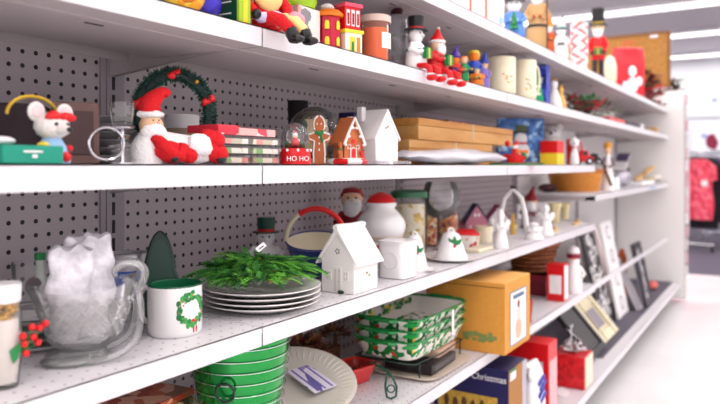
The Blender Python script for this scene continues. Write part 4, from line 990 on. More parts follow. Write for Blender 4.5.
# red-roof cottage cup etc.
x, y, z, h, w, rz = I(466, .13, Dk, 229, 24)
t = T('ceramic_cottage', 'low white ceramic cottage with a flat red roof', 'ornament house', (x, y, z), rz)
b = MB(); b.loft([(0, w*.46, .018), (h*.7, w*.5, .02)], blotch('cottage_print', ['f4efe8', 'f4efe8', 'd9b8a8', 'c84a40'], 80, weights=[5, 4, 1, .5]), 24, n=5); b.build('walls', t)
b = MB(); b.loft([(h*.7, w*.56, .024), (h*.78, w*.56, .024), (h, w*.3, .012)], RED, 24, n=5); b.build('roof', t)
for u, Y, vt, wp, wm, rm, lb in ((475, .24, 204, 26, mat('rose_wall', 'c4788c', .5), mat('navy_roof', '2a2650', .5), 'small rose ceramic house with a navy roof'),
                                 (497, .24, 205, 24, MATTEW, mat('magenta_roof', 'a43a66', .5), 'small white ceramic house with a magenta roof'),
                                 (452, .31, 208, 18, DRED, mat('grey_roof', '6e6a6e', .5), 'small dark red ceramic house behind the wine goblet')):
    x, y, z, h, w, rz = I(u, Y, Dk, vt, wp); house('ceramic_house', lb, (x, y, z), w*.9, .04, h, rz+.4, wm, rm, MATTEW, roof_at=.5, chim=False, eave=.004)
# candle cups
for u, Y, vt, wp, lb, fm in ((484, .14, 226, 18, 'cream glass candle cup behind the white angel', ORANGE), (511, .24, 224, 14, 'cream candle cup with orange rim under the nativity arch', ORANGE), (473, .15, 232, 14, 'small clear candle cup beside the red roofed cottage', None)):
    x, y, z, h, w, rz = I(u, Y, Dk, vt, wp); t = T('candle_cup', lb, 'candle cup', (x, y, z)); b = cup_mb(w*.45, w*.5, h, CREAM, None); b.build('cup_body', t)
    b = MB(); b.lathe([(w*.42, h*.5), (w*.42, h*.88), (.001, h*.9)], fm or MATTEW, 20); b.build('wax', t)
x, y = Xat(482, .06), .06
b = MB(); b.box((0, 0, .006), (.12, .05, .012), CREAM); one(b, 'tile_coaster', 'flat cream ceramic tray between the saucer and the white angel', 'tray', (x+.0, .07, ZD+.0003), 0, bevel=.002)
# angel, nativity arch, etc
def angel(u, Y, vt, wp, lb, m=MATTEW, nm='angel_figurine', cat='figurine'):
    x, y, z, h, w, rz = I(u, Y, Dk, vt, wp); t = T(nm, lb, cat, (x, y, z), rz); R = w/2
    b = MB(); b.loft([(0, R, R*.9), (h*.05, R, R*.9), (h*.3, R*.75, R*.7), (h*.6, R*.5, R*.42), (h*.72, R*.26, R*.26), (h*.78, R*.42, R*.42), (h*.9, R*.46, R*.46), (h*.98, R*.2, R*.2), (h, .001, .001)], m, 18); b.build('body', t)
    for sx in (-1, 1):
        b = MB(); b.loft([(0, .001, .001), (h*.12, R*.3, R*.08), (h*.28, R*.34, R*.08), (h*.36, R*.1, R*.04)], m, 10, M=Tr(sx*R*.45, R*.5, h*.4) @ Ry(sx*.35)); b.build('wing', t)
    b = MB(); b.tube([(-R*.5, 0, h*.62), (-R*.5, -R*.6, h*.52), (0, -R*.85, h*.58), (R*.5, -R*.6, h*.52), (R*.5, 0, h*.62)], R*.15, m, 8); b.build('arms', t); return t
angel(501, .035, 209, 15, 'tall slim white angel on the shelf edge')
angel(546, .03, 204, 15, 'white angel on the shelf edge beyond the nativity arch')
angel(534, .026, 222, 20, 'low kneeling white figure between the arch and the far angel', nm='kneeling_figurine')
x, y, z, h, w, rz = I(513, .12, Dk, 185, 28)
t = T('nativity_arch', 'white arched nativity ornament with a small yellow figure inside', 'ornament', (x, y, z), rz)
b = MB(); b.tube([(-w*.42, 0, 0), (-w*.42, 0, h*.45), (-w*.3, 0, h*.75), (0, 0, h*.92), (w*.3, 0, h*.75), (w*.42, 0, h*.45), (w*.5, 0, 0)], [.009, .010, .009, .009, .009, .010, .012], FUR, 10); b.build('arch', t)
b = MB(); b.loft([(0, w*.62, .02), (.008, w*.6, .018)], MATTEW, 20, n=3); b.build('base', t)
b = MB(); b.loft([(.008, .010, .009), (h*.25, .009, .008), (h*.32, .005, .005), (h*.36, .007, .007), (h*.45, .002, .002)], mat('straw_yellow', 'e8b850', .5), 12); b.build('figure', t)
b = MB(); b.blob((0, 0, h*.95), (.012, .010, .008), mat('brown_star', '4a3a34', .5), .3, 90, 12); b.build('star', t)
x, y, z, h, w, rz = I(531, .18, Dk, 187, 22)
santa('santa_figurine', 'grey and red santa standing behind the nativity arch', 'figurine', (x, y, z), h, w, coat=mat('dove_grey', 'b8b0b4', .6), trim=DRED, hat=DRED, rz=rz)
for u, vt, wp, Y, lb in ((555, 203, 14, .16, 'cream vase beside the far white angel, nearer of two'), (565, 203, 12, .18, 'cream vase beside the far white angel, farther of two')):
    x, y, z, h, w, rz = I(u, Y, Dk, vt, wp); b = cup_mb(w*.34, w*.52, h, mat('ivory_vase', 'eddcaa', .4), None, mid=[(w*.3, h*.4), (w*.38, h*.7)]); one(b, 'vase', lb, 'vase', (x, y, z))
WD = wood('pale_wood', 'd9b888', 'ecd2a6', 20)
for k, (u, Y, lb) in enumerate(((553, .05, 'flat wooden paddle lying past the far white angel'), (578, .06, 'flat wooden paddle at the far end of the tableware shelf'))):
    x, y = Xat(u, Y), Y; b = MB(); b.loft([(0, .075, .018), (.007, .075, .018)], WD, 20, n=3); b.ball((.04, 0, .012), (.022, .012, .007), TAN, 10)
    one(b, 'wooden_paddle', lb, 'wooden utensil', (min(x, 3.2), y, ZD+.0003), .15)
# ================================================================ upper shelves
B_ = 'B'
# glass ball ornaments
x, y, z, h, w, rz = I(185, .06, B_, -18, 44)
t = T('glass_ornament', 'amber and gold round glass ornament on the upper shelf edge', 'ornament', (Xat(184, .05), .05, z)); R = .034
b = MB(); b.ball((0, 0, R), R, blotch('amber_print', ['f0a81e', 'f7d04a', 'c86a12', 'f9b93a', '3a2a86'], 45, .15, weights=[3, 2, 1, 2, .6]), 24); b.build('ball', t)
b = MB(); b.lathe([(.008, 2*R-.002), (.008, 2*R+.008)], GOLD, 14); b.build('cap', t)
t = T('glass_ornament', 'deep violet round glass ornament with gold swirl on the upper shelf edge', 'ornament', (Xat(206, .045), .045, z)); R = .026
b = MB(); b.ball((0, 0, R), R, blotch('violet_print', ['2a1c9a', '3a2ab8', '1c1466', 'e8b030'], 50, .1, weights=[3, 3, 2, .8]), 24); b.build('ball', t)
b = MB(); b.lathe([(.007, 2*R-.002), (.007, 2*R+.008)], GOLD, 14); b.build('cap', t)
for k in range(4):
    b = MB(); b.box((0, 0, .009), (.10, .09, .017), mat('pale_tin', 'd4cec8', .3)); b.box((0, 0, .0175), (.103, .093, .002), MATTEW)
    one(b, 'plastic_tray', 'pale plastic tray beside the violet ornament, '+['bottom','second','third','top'][k]+' of its pile', 'tray', (Xat(226, .06)+.03, .075, z+.0003+.0195*k), 0, 'pale stacked trays')
x = Xat(228, .05)
b = MB(); b.box((0, 0, .08), (.028, .10, .16), mat('lime_spine', '9cc22a', .5)); b.box((.0, -.0505, .08), (.010, .002, .155), YELLOW); b.box((-.0145, 0, .08), (.001, .09, .15), DGREEN)
one(b, 'picture_book', 'lime and yellow picture book standing on the upper shelf', 'book', (x, .062, z), 0)
# seated elf, legs over the edge
x = Xat(268, .035); x = Xat(262, .035); t = T('elf_doll', 'seated elf doll in red with pale beard, black boots hanging over the shelf edge', 'elf doll', (x, .034, z), -.35)
b = MB(); EY = mat('doll_yellow', 'f6d68a', .6); LAV = mat('lavender_felt', 'cfc4e4', .8)
b.loft([(0, .034, .03), (.02, .036, .03), (.07, .026, .024), (.085, .014, .014), (.092, .026, .024), (.11, .03, .028), (.13, .02, .02), (.138, .003, .003)], RFUR, 20, mfun=lambda j, i: SKIN if j >= 4 else None); b.build('body', t)
b = MB(); b.blob((0, -.022, .062), (.026, .016, .032), EY, .2, 50, 16); b.build('beard', t)
b = MB(); b.blob((.004, -.034, .020), (.038, .018, .012), LAV, .25, 50, 16); b.build('coat_hem', t)
for sx in (-1, 1):
    b = MB(); b.tube([(sx*.024, 0, .075), (sx*.042, -.012, .045), (sx*.034, -.034, .026)], [.011, .012, .008], RFUR, 10); b.ball((sx*.033, -.038, .022), .009, BLACK if sx < 0 else BLUE, 10); b.build('arm', t)
    b = MB(); b.tube([(sx*.014, -.012, .018), (sx*.014+.006, -.044, .018), (sx*.014+.014, -.066, .010), (sx*.014+.024, -.078, -.006)], [.013, .012, .012, .010], RFUR if sx < 0 else EY, 10)
    b.build('leg', t)
    b = MB(); b.tube([(sx*.014+.024, -.078, -.004), (sx*.014+.026, -.080, -.014), (sx*.014+.027, -.082, -.022)], [.0105, .0115, .009], BLACK, 10); b.loft([(0, .009, .007), (.012, .011, .008), (.026, .009, .006), (.03, .003, .003)], BLACK, 12, M=Tr(sx*.014+.027, -.078, -.022) @ Rx(pi/2+.1)); b.build('boot', t)
b = MB(); b.blob((.034, -.058, .018), (.018, .012, .014), PINK, .2, 60, 12); b.ball((.03, -.068, .012), .007, BLUE, 8); b.build('gift', t)
b = MB(); b.loft([(.125, .03, .028), (.15, .02, .02), (.163, .006, .006, .02, 0)], GREEN, 14); b.build('hat', t)
# floral tin and lime lid
x = Xat(295, .10); 
t = T('printed_canister', 'white canister with pink and grey floral print and lime lid behind the elf boots', 'canister', (x, .10, z))
b = MB(); b.box((0, 0, .042), (.075, .075, .084), blotch('floral_print', ['f4ece6', 'f2e4dc', 'e8a8a0', '8c8a90', 'f6f0ea', '6a8a5a'], 38, weights=[5, 4, 1.5, .8, 4, .8])); b.build('canister_body', t, bevel=.002)
b = MB(); b.lathe([(.040, .085), (.046, .10), (.040, .115), (.01, .12)], mat('lime_lid', 'a4d022', .3), 28); b.build('lid', t)
x = Xat(308, .14); 
t = T('tan_figurine', 'small tan and cream figurine between the floral canister and the red house', 'figurine', (x+.02, .13, z), face(x, .13)); b = MB(); b.loft([(0, .016, .014), (.04, .012, .012), (.055, .008, .008), (.07, .012, .012), (.085, .003, .003)], mat('rose_tan', 'c8a08c', .6), 14); b.build('body', t)
b = MB(); b.ball((0, -.010, .066), .003, BLACK, 6); b.ball((0, -.012, .03), .006, DRED, 6); b.build('details', t)
# red tower + white shop = one ceramic building
X1 = Xat(331, .055); s1 = scale(X1, .06)
t = T('ceramic_townhouse', 'bright ceramic town house with round red tower, orange eaves and yellow windows', 'ornament house', (X1, .06, z), -.35)
RW = mat('crimson_glaze', 'c4183a', .3); WY = mat('window_yellow', 'fbe23a', .3)
b = MB(); b.loft([(0, .026, .026), (.075, .025, .025)], RW, 8); b.box((.044, -.002, .05), (.042, .046, .10), RED); b.box((.044, -.006, .022), (.044, .046, .044), mat('shop_cream', 'f6f0d8', .4)); b.build('walls', t, bevel=.001)
b = MB(); b.loft([(.075, .030, .030), (.082, .031, .031), (.090, .022, .022)], ORANGE, 24); b.box((.044, -.006, .047), (.050, .052, .007), WY); b.box((.044, -.004, .103), (.048, .052, .008), mat('pink_cornice', 'e8506a', .4)); b.build('eaves', t, bevel=.001)
for zz in (.022, .056):
    for a in (-2.35, -1.35, -3.3):
        b = MB(); b.loft([(-.009, .005, .0012), (.004, .005, .0012), (.009, .003, .0012)], WY, 10, M=Rz(a+pi/2) @ Tr(0, -.0255, zz)); b.build('window', t)
b = MB(); b.box((.040, -.0295, .018), (.012, .002, .034), YELLOW); b.box((.040, -.0308, .014), (.006, .001, .022), GREEN); b.box((.056, -.0295, .02), (.008, .002, .03), ORANGE); b.build('shop_door', t)
for k in range(3):
    b = MB(); b.box((.031+.013*k, -.0255, .076), (.008, .002, .034), MATTEW); b.box((.031+.013*k, -.0268, .074), (.005, .001, .024), DRED); b.build('window', t)
b = MB(); b.blob((-.004, 0, .096), (.016, .014, .008), MATTEW, .3, 90, 12); b.build('snow_cap', t)
# orange candle jar
x, y, z, h, w, rz = I(375, .06, B_, 16, 31)
jar('candle_jar', 'ribbed glass jar with orange candle and red band on the upper shelf', (x, y, z), w/2, h, clear('ribbed_glass', 'fff2ea', .12, .06), mat('orange_wax', 'ff7a00', .35), clear('peach_lid', 'fbe2d6', .2, .7), cat='candle jar', fh=.86, neck=.97, labelm=mat('paper_tag', 'f4efe6', .6), lidh=.16)
# clear ribbed vase with dark top
x, y, z, h, w, rz = I(397, .10, B_, 16, 24)
jar('ribbed_jar', 'tall clear ribbed jar with grey and red contents and a dark knob', (x, y, z), w/2, h, clear('ribbed_grey', 'ecebee', .15, .2), blotch('grey_mix', ['8a878c', 'b7b3b8', '6c6a6e', '9a5a60', '7a9a80'], 60), clear('lid_grey', 'dcdade', .4, .4), cat='jar', fh=.7, neck=.96, lidh=.05)
b = MB(); b.blob((0, 0, .010), (.016, .016, .012), mat('dark_maroon', '4a1620', .5), .2, 80, 14); one(b, 'bead_ball', 'dark maroon ball on top of the tall ribbed jar', 'ornament', (x, y, z+h+.0005))
# shelf sitters
def sitter(u, Y, vt, wp, lb, coat, hat, skin, scarf, hk, beard):
    x, y, z, h, w, rz = I(u, Y, B_, vt, wp); rz = -.1
    w *= 1.22; t = santa('shelf_sitter', lb, 'figurine', (x, y, z), h, w, coat=coat, trim=MATTEW, hat=hat, skin=skin, beard=beard, hatkind=hk, rz=rz, hold=h_gift(GREEN, YELLOW))
    R = w/2
    b = MB(); b.loft([(.0, R*1.1, R*.8), (h*.05, R*1.05, R*.75)], MATTEW, 16); b.build('snow_base', t)
    for sx in (-1, 1):
        b = MB(); b.tube([(sx*R*.5, -R*.5, h*.08), (sx*R*.55, -Y-.006, h*.075), (sx*R*.55, -Y-.018, h*.03), (sx*R*.55, -Y-.021, -h*.10)], R*.2, RED, 8); b.build('leg', t)
        b = MB(); b.ball((sx*R*.55, -Y-.026, -h*.15), (R*.28, R*.45, R*.22), RED, 10); b.ring((sx*R*.55, -Y-.021, -h*.09), R*.2, R*.07, MATTEW, 10); b.build('boot', t)
    return t
sitter(416, .034, 17, 24, 'snowman shelf sitter with black hat and dangling red shoes', MATTEW, BLACK, MATTEW, RED, 'top', None)
sitter(437, .034, 27, 24, 'santa shelf sitter in red with dangling red boots', RED, RED, SKIN, RED, 'cone', MATTEW)
# elves
for u, Y, vt, wp, c1, c2, hk, lb in ((455, .045, 46, 18, RED, PURPLE, 'cone', 'small clown figurine with purple hat and red coat beside the santa shelf sitter'),
                             (464, .022, 56, 12, GREEN, ORANGE, 'hood', 'tiny green and orange figurine at the shelf edge below the purple hat'),
                             (474, .045, 50, 18, BLUE, YELLOW, 'hood', 'small blue coated figurine with yellow hair'),
                             (484, .06, 52, 14, mat('lilac_coat', '8e78c8', .5), BLUE, 'cone', 'small lilac figurine in front of the cream mugs'),
                             (477, .025, 68, 16, ORANGE, GREEN, 'hood', 'tiny orange and green figurine at the shelf edge below the yellow hair')):
    x, y, z, h, w, rz = I(u, Y, B_, vt, wp); santa('elf_figurine', lb, 'figurine', (x, y, z), h, w, coat=c1, trim=c2, hat=c2, beard=None, skin=ORANGE if c2 in (YELLOW, PURPLE) else SKIN, hatkind=hk, rz=rz)
# mugs with cream glaze
LEAFP = [GREEN, RED, YELLOW]
for k, (u, Y, vt, wp, lb) in enumerate(((501, .07, 58, 29, 'cream mug with holly print, nearer of two side by side'), (524, .05, 61, 24, 'cream mug with red berry print, farther of two side by side'))):
    x, y, z, h, w, rz = I(u, Y, B_, vt, wp); t = T('mug', lb, 'mug', (x, y, z), rz, 'cream mugs on the upper shelf'); R = w/2
    b = cup_mb(R*.97, R, h, CREAM, None, mid=[(R, h*.15)]); b.build('mug_body', t)
    b = MB(); handle(b, R, h, CREAM, .018, .004, pi+.3 if k == 0 else .5); b.build('handle', t)
    b = MB(); r = random.Random(k)
    for q in range(9):
        a = -pi/2+.5+r.uniform(-.35, .35); M = Rz(a+pi/2) @ Tr(0, -(R+.0002), h*r.uniform(.25, .55)); b.ball((0, 0, 0), (.004, .0006, .0025), r.choice(LEAFP), 8, M)
    b.build('holly_print', t)
x, y, z, h, w, rz = I(491, .13, B_, 44, 4); h = min(h, .155)
b = MB(); b.tube([(0, 0, 0), (0, 0, h*.7), (.004, 0, h*.9), (0, 0, h)], [.0025, .002, .004, .001], mat('dark_red_stick', '5c1820', .5), 8)
b.loft([(0, .022, .022), (.003, .022, .022)], mat('dark_red_stick', '5c1820', .5), 14); one(b, 'candle_snuffer', 'thin dark red stick standing behind the cream mug', 'ornament', (x, y, z))
# tree card
x, y, z, h, w, rz = I(536, .025, B_, 71, 14)
t = T('tree_ornament', 'flat green christmas tree plaque with white bands on the shelf edge', 'ornament', (x+.004, .022, z), rz+.2)
b = MB(); b.prism([(-w*.5, 0), (w*.5, 0), (w*.1, h), (-w*.1, h)], -.003, .003, mat('emerald_plaque', '0f9a68', .4)); b.build('tree', t)
for q in (.25, .5):
    b = MB(); b.box((0, -.0035, h*q), (w*.5, .001, h*.06), MATTEW); b.build('band', t)
x, y, z, h, w, rz = I(542, .075, B_, 66, 16)
t = T('gift_box', 'royal blue printed box behind the green tree plaque', 'box', (x, y, z), 0)
b = MB(); b.box((0, 0, h/2), (.05, .05, h), blotch('blue_print', ['2432a8', '2a44c0', '5a6ad8', '1a1f78', 'd8dcf0'], 60, weights=[3, 3, 2, 2, .5])); b.build('box_body', t, bevel=.001)
angel_specs = ((554, .05, 80, 17, MATTEW, 'white angel bell on the upper shelf beside the blue box'), (561, .04, 86, 12, mat('honey_glaze', 'e8b45c', .5), 'small honey coloured figurine at the upper shelf edge'))
for u, Y, vt, wp, m_, lb in angel_specs:
    x, y, z, h, w, rz = I(u, Y, B_, vt, wp); t = T('angel_figurine', lb, 'figurine', (x, y, z), rz); R = w/2; b = MB()
    b.loft([(0, R, R*.9), (h*.3, R*.8, R*.7), (h*.6, R*.45, R*.42), (h*.68, R*.26, R*.26), (h*.76, R*.42, R*.42), (h*.92, R*.42, R*.42), (h, .001, .001)], m_, 16); b.build('body', t)
    b = MB(); b.ring((0, 0, h*1.02), R*.35, R*.06, GOLD, 12); b.tube([(0, 0, h*.98), (R*.35, 0, h*1.02)], R*.04, GOLD, 5); b.build('halo', t)
def floral(name, lb, X0, X1, Y, z, hh, cols, n, seed, cat='artificial flowers', ln=.03):
    b = MB(); r = random.Random(seed); L = X1-X0
    for i in range(n):
        px = r.uniform(-L/2, L/2); py = r.uniform(-.05, .05); pz = r.uniform(.002, hh)*(1-abs(px)/L)
        bush(b, (px, py, pz), .012, 7, [r.choice(cols)], ln, ln*.35, .5, seed*100+i)
    for v in b.v: v.z = max(v.z, .0005)
    o = one(b, name, lb, cat, ((X0+X1)/2, Y, z)); return o
FR = [DRED, RED, mat('rose_petal', 'b02840', .5), GREEN, mat('olive_leaf', '3c5a28', .6), mat('deep_leaf', '24481e', .6)]
floral('poinsettia_spray', 'red and green artificial flower spray lying on the upper shelf', Xat(568, .07), Xat(598, .07), .06, z, .10, FR, 60, 3, ln=.055)
b = MB(); b.box((0, 0, .012), (.42, .07, .024), mat('coral_box', 'e84a4a', .5)); one(b, 'gift_box', 'long flat coral red box beyond the artificial flower spray', 'box', ((Xat(603, .05)+Xat(622, .05))/2, .06, z), 0, bevel=.002)
x0, x1 = Xat(624, .05), Xat(646, .05)
b = MB(); b.loft([(-.32, .010, .03), (-.2, .018, .04), (.2, .02, .045), (.32, .010, .03)], mat('dark_wrap', '4a4050', .5, bump=.6), 16, M=Tr(0, 0, .021) @ Ry(pi/2)); b.box((.1, -.03, .02), (.12, .03, .03), MATTEW)
one(b, 'wrapped_bundle', 'long dark wrapped bundle with a white band near the end of the upper shelf', 'bundle', ((x0+x1)/2, .07, z), 0)
b = MB(); b.box((0, 0, .02), (.3, .10, .04), TAN); one(b, 'wooden_block', 'tan flat block at the far end of the upper shelf', 'box', (5.45, .08, z), .1, bevel=.004)

# ---------------------------------------------------------------- top shelf
Cc = 'C'; zc = ZS[Cc]
x = Xat(472, .05)
t = T('gift_bag', 'white card box with an orange border on the top shelf edge', 'box', (x, .06, zc), 0)
b = MB(); b.box((0, 0, .09), (.14, .06, .18), MATTEW); b.build('box_body', t, bevel=.002)
b = MB()
for c, d_ in (((0, -.031, .006), (.13, .002, .010)), ((.062, -.031, .09), (.010, .002, .17)), ((-.062, -.031, .09), (.010, .002, .17))): b.box(c, d_, mat('orange_border', 'f0561c', .5))
b.build('border', t)
x = Xat(493, .05); b = MB(); b.loft([(0, .045, .035), (.1, .05, .04), (.18, .05, .035)], MATTEW, 24, n=4); b.box((0, -.036, .03), (.03, .004, .02), LBLUE)
one(b, 'paper_bag', 'plain white bag beside the orange bordered box on the top shelf', 'bag', (x, .06, zc))
x, y, z, h, w, rz = I(514, .055, Cc, -12, 22)
santa('snowman_figurine', 'blue coated snowman with black hat standing on the top shelf', 'figurine', (x, y, z), h, w*1.1, coat=mat('sky_blue_coat', '5c92e0', .5), trim=LBLUE, hat=BLACK, skin=MATTEW, beard=None, hatkind='top', rz=rz, hold=h_tree(GREEN))
x, y, z, h, w, rz = I(537, .055, Cc, -14, 24)
santa('robed_santa', 'tall robed santa in tan and brown with a staff on the top shelf', 'figurine', (x, y, z), h, w, coat=TAN, trim=mat('robe_rust', 'b0522c', .6), hat=TAN, rz=rz, hatkind='hood', hold=h_staff(BROWN))
x, y, z, h, w, rz = I(549, .05, Cc, 14, 12)
santa('elf_figurine', 'small orange and red figurine beside the tan robed santa', 'figurine', (x, y, z), h, w*1.1, coat=mat('rust_coat', 'c85a28', .5), trim=GOLD, hat=ORANGE, rz=rz)
x, y, z, h, w, rz = I(561, .05, Cc, 16, 17)
santa('snowman_figurine', 'white snowman with dark teal base and pale hat on the top shelf', 'figurine', (x, y, z), h, w, coat=MATTEW, trim=mat('teal_base', '14505a', .5), hat=mat('mint_hat', 'c8e2d8', .5), skin=MATTEW, beard=None, rz=rz)
# striped pillar candle
x, y, z, h, w, rz = I(579, .055, Cc, 24, 17)
t = T('pillar_candle', 'white pillar candle with red candy cane stripes and a tall wick', 'candle', (x, y, z), rz); R = w/2
b = MB(); n_ = 24; b.loft([(h*k/40, R, R) for k in range(41)], MATTEW, 32, mfun=lambda j, i: mat('candy_stripe', 'ea6a6a', .5) if ((i+(j if j < 41 else 0)*1) % 8 in (0, 1, 2) and (j//5) % 2 == 0) or ((i-j) % 8 in (0, 1, 2) and (j//5) % 2 == 1) else None)
b.build('wax', t); b = MB(); b.loft([(h, R*.14, R*.14), (h+.028, R*.12, R*.12), (h+.042, .0005, .0005)], CREAM, 10); b.build('wick', t)
# nutcracker
x, y, z, h, w, rz = I(598, .055, Cc, 9, 19)
santa('nutcracker', 'nutcracker with black hat and red coat near the far end of the top shelf', 'nutcracker', (x, y, z), h, w*1.05, coat=RED, trim=YELLOW, hat=BLACK, skin=mat('nutcracker_face', 'f2d49c', .5), beard=MATTEW, hatkind='top', robe=False, boots=BLACK, rz=rz, hold=h_gift(GREEN, GOLD))
x, y, z, h, w, rz = I(610, .05, Cc, 55, 14)
b = MB(); b.loft([(0, w*.3, w*.3), (h*.2, w*.5, w*.45), (h*.6, w*.5, w*.45), (h*.9, w*.3, w*.3), (h, .001, .001)], CREAM, 20); one(b, 'ceramic_egg', 'round cream ceramic ball at the foot of the nutcracker', 'ornament', (x, y, z))
# red gift bag
x, y, z, h, w, rz = I(628, .09, Cc, 48, 30)
t = T('gift_bag', 'bright red printed gift bag with white snowmen near the end of the top shelf', 'gift bag', (x, y, z), rz+.5)
RB = mat('bag_red', 'd81e2c', .4); b = MB(); b.loft([(0, w*.45, .06), (h*.6, w*.5, .06), (h*.95, w*.5, .04), (h, w*.48, .02)], RB, 24, n=6); b.build('bag_body', t)
b = MB()
for cx, cz, r_ in ((-.01, .22, .2), (-.01, .5, .14), (.22, .3, .12), (-.25, .2, .12)): b.ball((cx*w, -.061, cz*h), (r_*w, .003, r_*h*.8), MATTEW, 12)
b.build('snowman_print', t)
for q in (-.03, .03):
    b = MB(); b.tube([(-w*.2, q, h*.96), (-w*.15, q, h*1.12), (w*.15, q, h*1.12), (w*.2, q, h*.96)], .003, RED, 6); b.build('handle', t)
floral('flower_spray', 'dark red artificial flowers at the far end of the top shelf', Xat(644, .05), Xat(655, .05), .06, zc, .22, [DRED, mat('maroon_petal', '6c1424', .5), mat('deep_leaf', '24481e', .6), RED], 60, 8, ln=.08)
x, y, z, h, w, rz = I(651, .16, Cc, 73, 5); b = MB(); b.lathe([(.024, 0), (.022, h)], CREAM, 16); b.lathe([(.002, h), (.001, h+.015)], BLACK, 6); one(b, 'pillar_candle', 'slim cream candle behind the dark red artificial flowers', 'candle', (x, y, z))
floral('ivy_sprig', 'small red and green sprig on top of the end panel', 0, .1, 0, 0, .10, [DRED, GREEN, BROWN, mat('olive_leaf', '4c6a34', .6)], 26, 15, ln=.07).location = (5.93, -.02, 1.667)
# cork board across the end
t = T('cork_board', 'large brown cork board in a thin frame standing across the far end of the shelving', 'cork board', (5.80, .435, CH+.614))
CK = mat('cork_brown', 'b98444', .9, vary=.15, bscale=40, bump=.3)
b = MB(); b.box((0, 0, .215), (.012, .86, .43), CK); b.build('board', t)
b = MB(); fm = mat('board_frame', '8a5c30', .5)
b.box((-.004, 0, .435), (.024, .9, .02), fm); b.box((-.004, 0, .008), (.024, .9, .016), fm)
for q in (-.44, .44): b.box((-.004, q, .22), (.024, .02, .41), fm)
b.build('frame', t)
b = MB(); b.box((-.018, -.33, .41), (.002, .06, .02), MATTEW); b.build('tag', t)
# ================================================================ ledge in the far bays
E_ = 'E'; ze = ZS['E']
def basket(name, lb, loc, rz, R0, R1, h, m, m2, sq=1, nw=26, rows=9, hd=False):
    t = T(name, lb, 'basket', loc, rz); b = MB()
    for j in range(rows):
        f = j/(rows-1); z = .004+f*(h-.006); R = R0+(R1-R0)*f; pts = []
        for i in range(nw*2):
            a = 2*pi*i/(nw*2); q = R+(.0016 if (i//2+j) % 2 else -.0016); pts.append((cos(a)*q, sin(a)*q*sq, z))
        b.tube(pts, h/rows*.62, m, 6, True)
    o = b.build('woven_wall', t)
    b = MB(); b.ring((0, 0, h), R1+.001, h/rows*.8, m2, 40, sq=sq); b.build('rim', t)
    b = MB(); b.loft([(.001, R0, R0*sq), (.006, R0, R0*sq)], m, 30); b.build('bottom', t); return t
WK = wood('wicker_orange', 'c8782a', 'e8a24a', 60); WK2 = mat('wicker_rim', 'b0641e', .6)
x, y = Xat(575, .18), .18; s = scale(x, y); hb = (165-171)/s-(ze-CH)
basket('wicker_basket', 'orange woven wicker basket on the far ledge below the toy cars', (x, y, ze+.001), 0, .115, .135, hb, WK, WK2)
b = MB(); b.loft([(-.07, .01, .02), (0, .022, .05), (.07, .012, .02)], mat('dusty_maroon', '4a2428', .8, bump=.5), 16, M=Ry(pi/2)); one(b, 'cloth_bundle', 'dark maroon cloth bundle on the far ledge behind the basket', 'cloth', (3.46, .27, ze+.022), 0)
x, y, z, h, w, rz = I(608, .035, E_, 143, 12)
t = T('angel_figurine', 'golden haired angel holding a dark garland at the near end of the far ledge', 'figurine', (x, y, z), rz); R = w*.55
b = MB(); b.loft([(0, R, R*.8), (h*.3, R*.8, R*.7), (h*.55, R*.5, R*.5), (h*.72, R*.4, R*.36), (h*.76, R*.25, R*.25), (h*.82, R*.46, R*.44), (h*.95, R*.44, R*.42), (h, .001, .001)], MATTEW, 16, mfun=lambda j, i: SKIN if j >= 4 else None); b.build('body', t)
b = MB(); b.blob((0, R*.12, h*.93), (R*.62, R*.6, h*.10), mat('golden_hair', 'd8962c', .6), .2, 60, 14); b.build('hair', t)
b = MB()
for sx in (-1, 1): b.tube([(sx*R*.45, 0, h*.7), (sx*R*.8, -R*.3, h*.55), (sx*R*.2, -R*.8, h*.5)], R*.18, mat('plum_sleeve', '6e4a58', .6), 8)
b.build('arms', t)
b = MB(); b.tube([(-R*.6, -R*.7, h*.5), (0, -R*.95, h*.3), (R*.5, -R*.8, h*.12)], R*.2, BROWN, 8); b.build('garland', t)
x = Xat(616, .06); b = MB(); b.loft([(0, .04, .035), (.07, .035, .03)], MATTEW, 16, n=4); one(b, 'candle_box', 'small white block beside the golden haired angel', 'box', (x-.13, .05, ze))
x = Xat(622, .12); b = MB(); b.blob((0, 0, .055), (.16, .055, .05), mat('silver_wrap', 'b9b6c2', .3, metal=.5, bump=.8), .25, 14, 20); 
for v in b.v: v.z = max(v.z, .001)
one(b, 'foil_parcel', 'crumpled silver grey parcel on the far ledge', 'parcel', (x, .12, ze))
x = Xat(632, .12); b = MB(); M = Tr(0, 0, .10) @ Ry(-.5); b.box((0, 0, 0), (.22, .09, .012), MATTEW, M=M); b.box((.05, -.005, .012), (.10, .08, .012), mat('slate_purple', '55486a', .5), M=M)
b.box((.09, 0, .03), (.02, .08, .06), GREY); one(b, 'folded_card', 'white and slate card propped up on the silver parcel', 'card', (x-.0, .19, ze+.06))
for k, (u, Yk, zz, m_, lb) in enumerate(((641, .08, .0, TAN, 'tan wooden hanger lying low on the far ledge'), (650, .07, .05, mat('honey_wood', 'd8a860', .5), 'honey coloured wooden spoon lying above the tan hanger'))):
    x = Xat(u, Yk); b = MB(); b.loft([(-.24, .006, .01), (-.1, .012, .03), (.12, .012, .02), (.24, .006, .03)], m_, 16, M=Tr(0, 0, .02) @ Ry(pi/2-.08)); one(b, 'wooden_tool', lb, 'wooden utensil', (x-.05, Yk, ze+zz+.036), .06)
b = MB(); b.box((0, 0, .015), (.5, .12, .03), MATTEW); one(b, 'white_parcel', 'flat white parcel under the wooden utensils on the far ledge', 'parcel', (5.0, .08, ze), 0, bevel=.004)
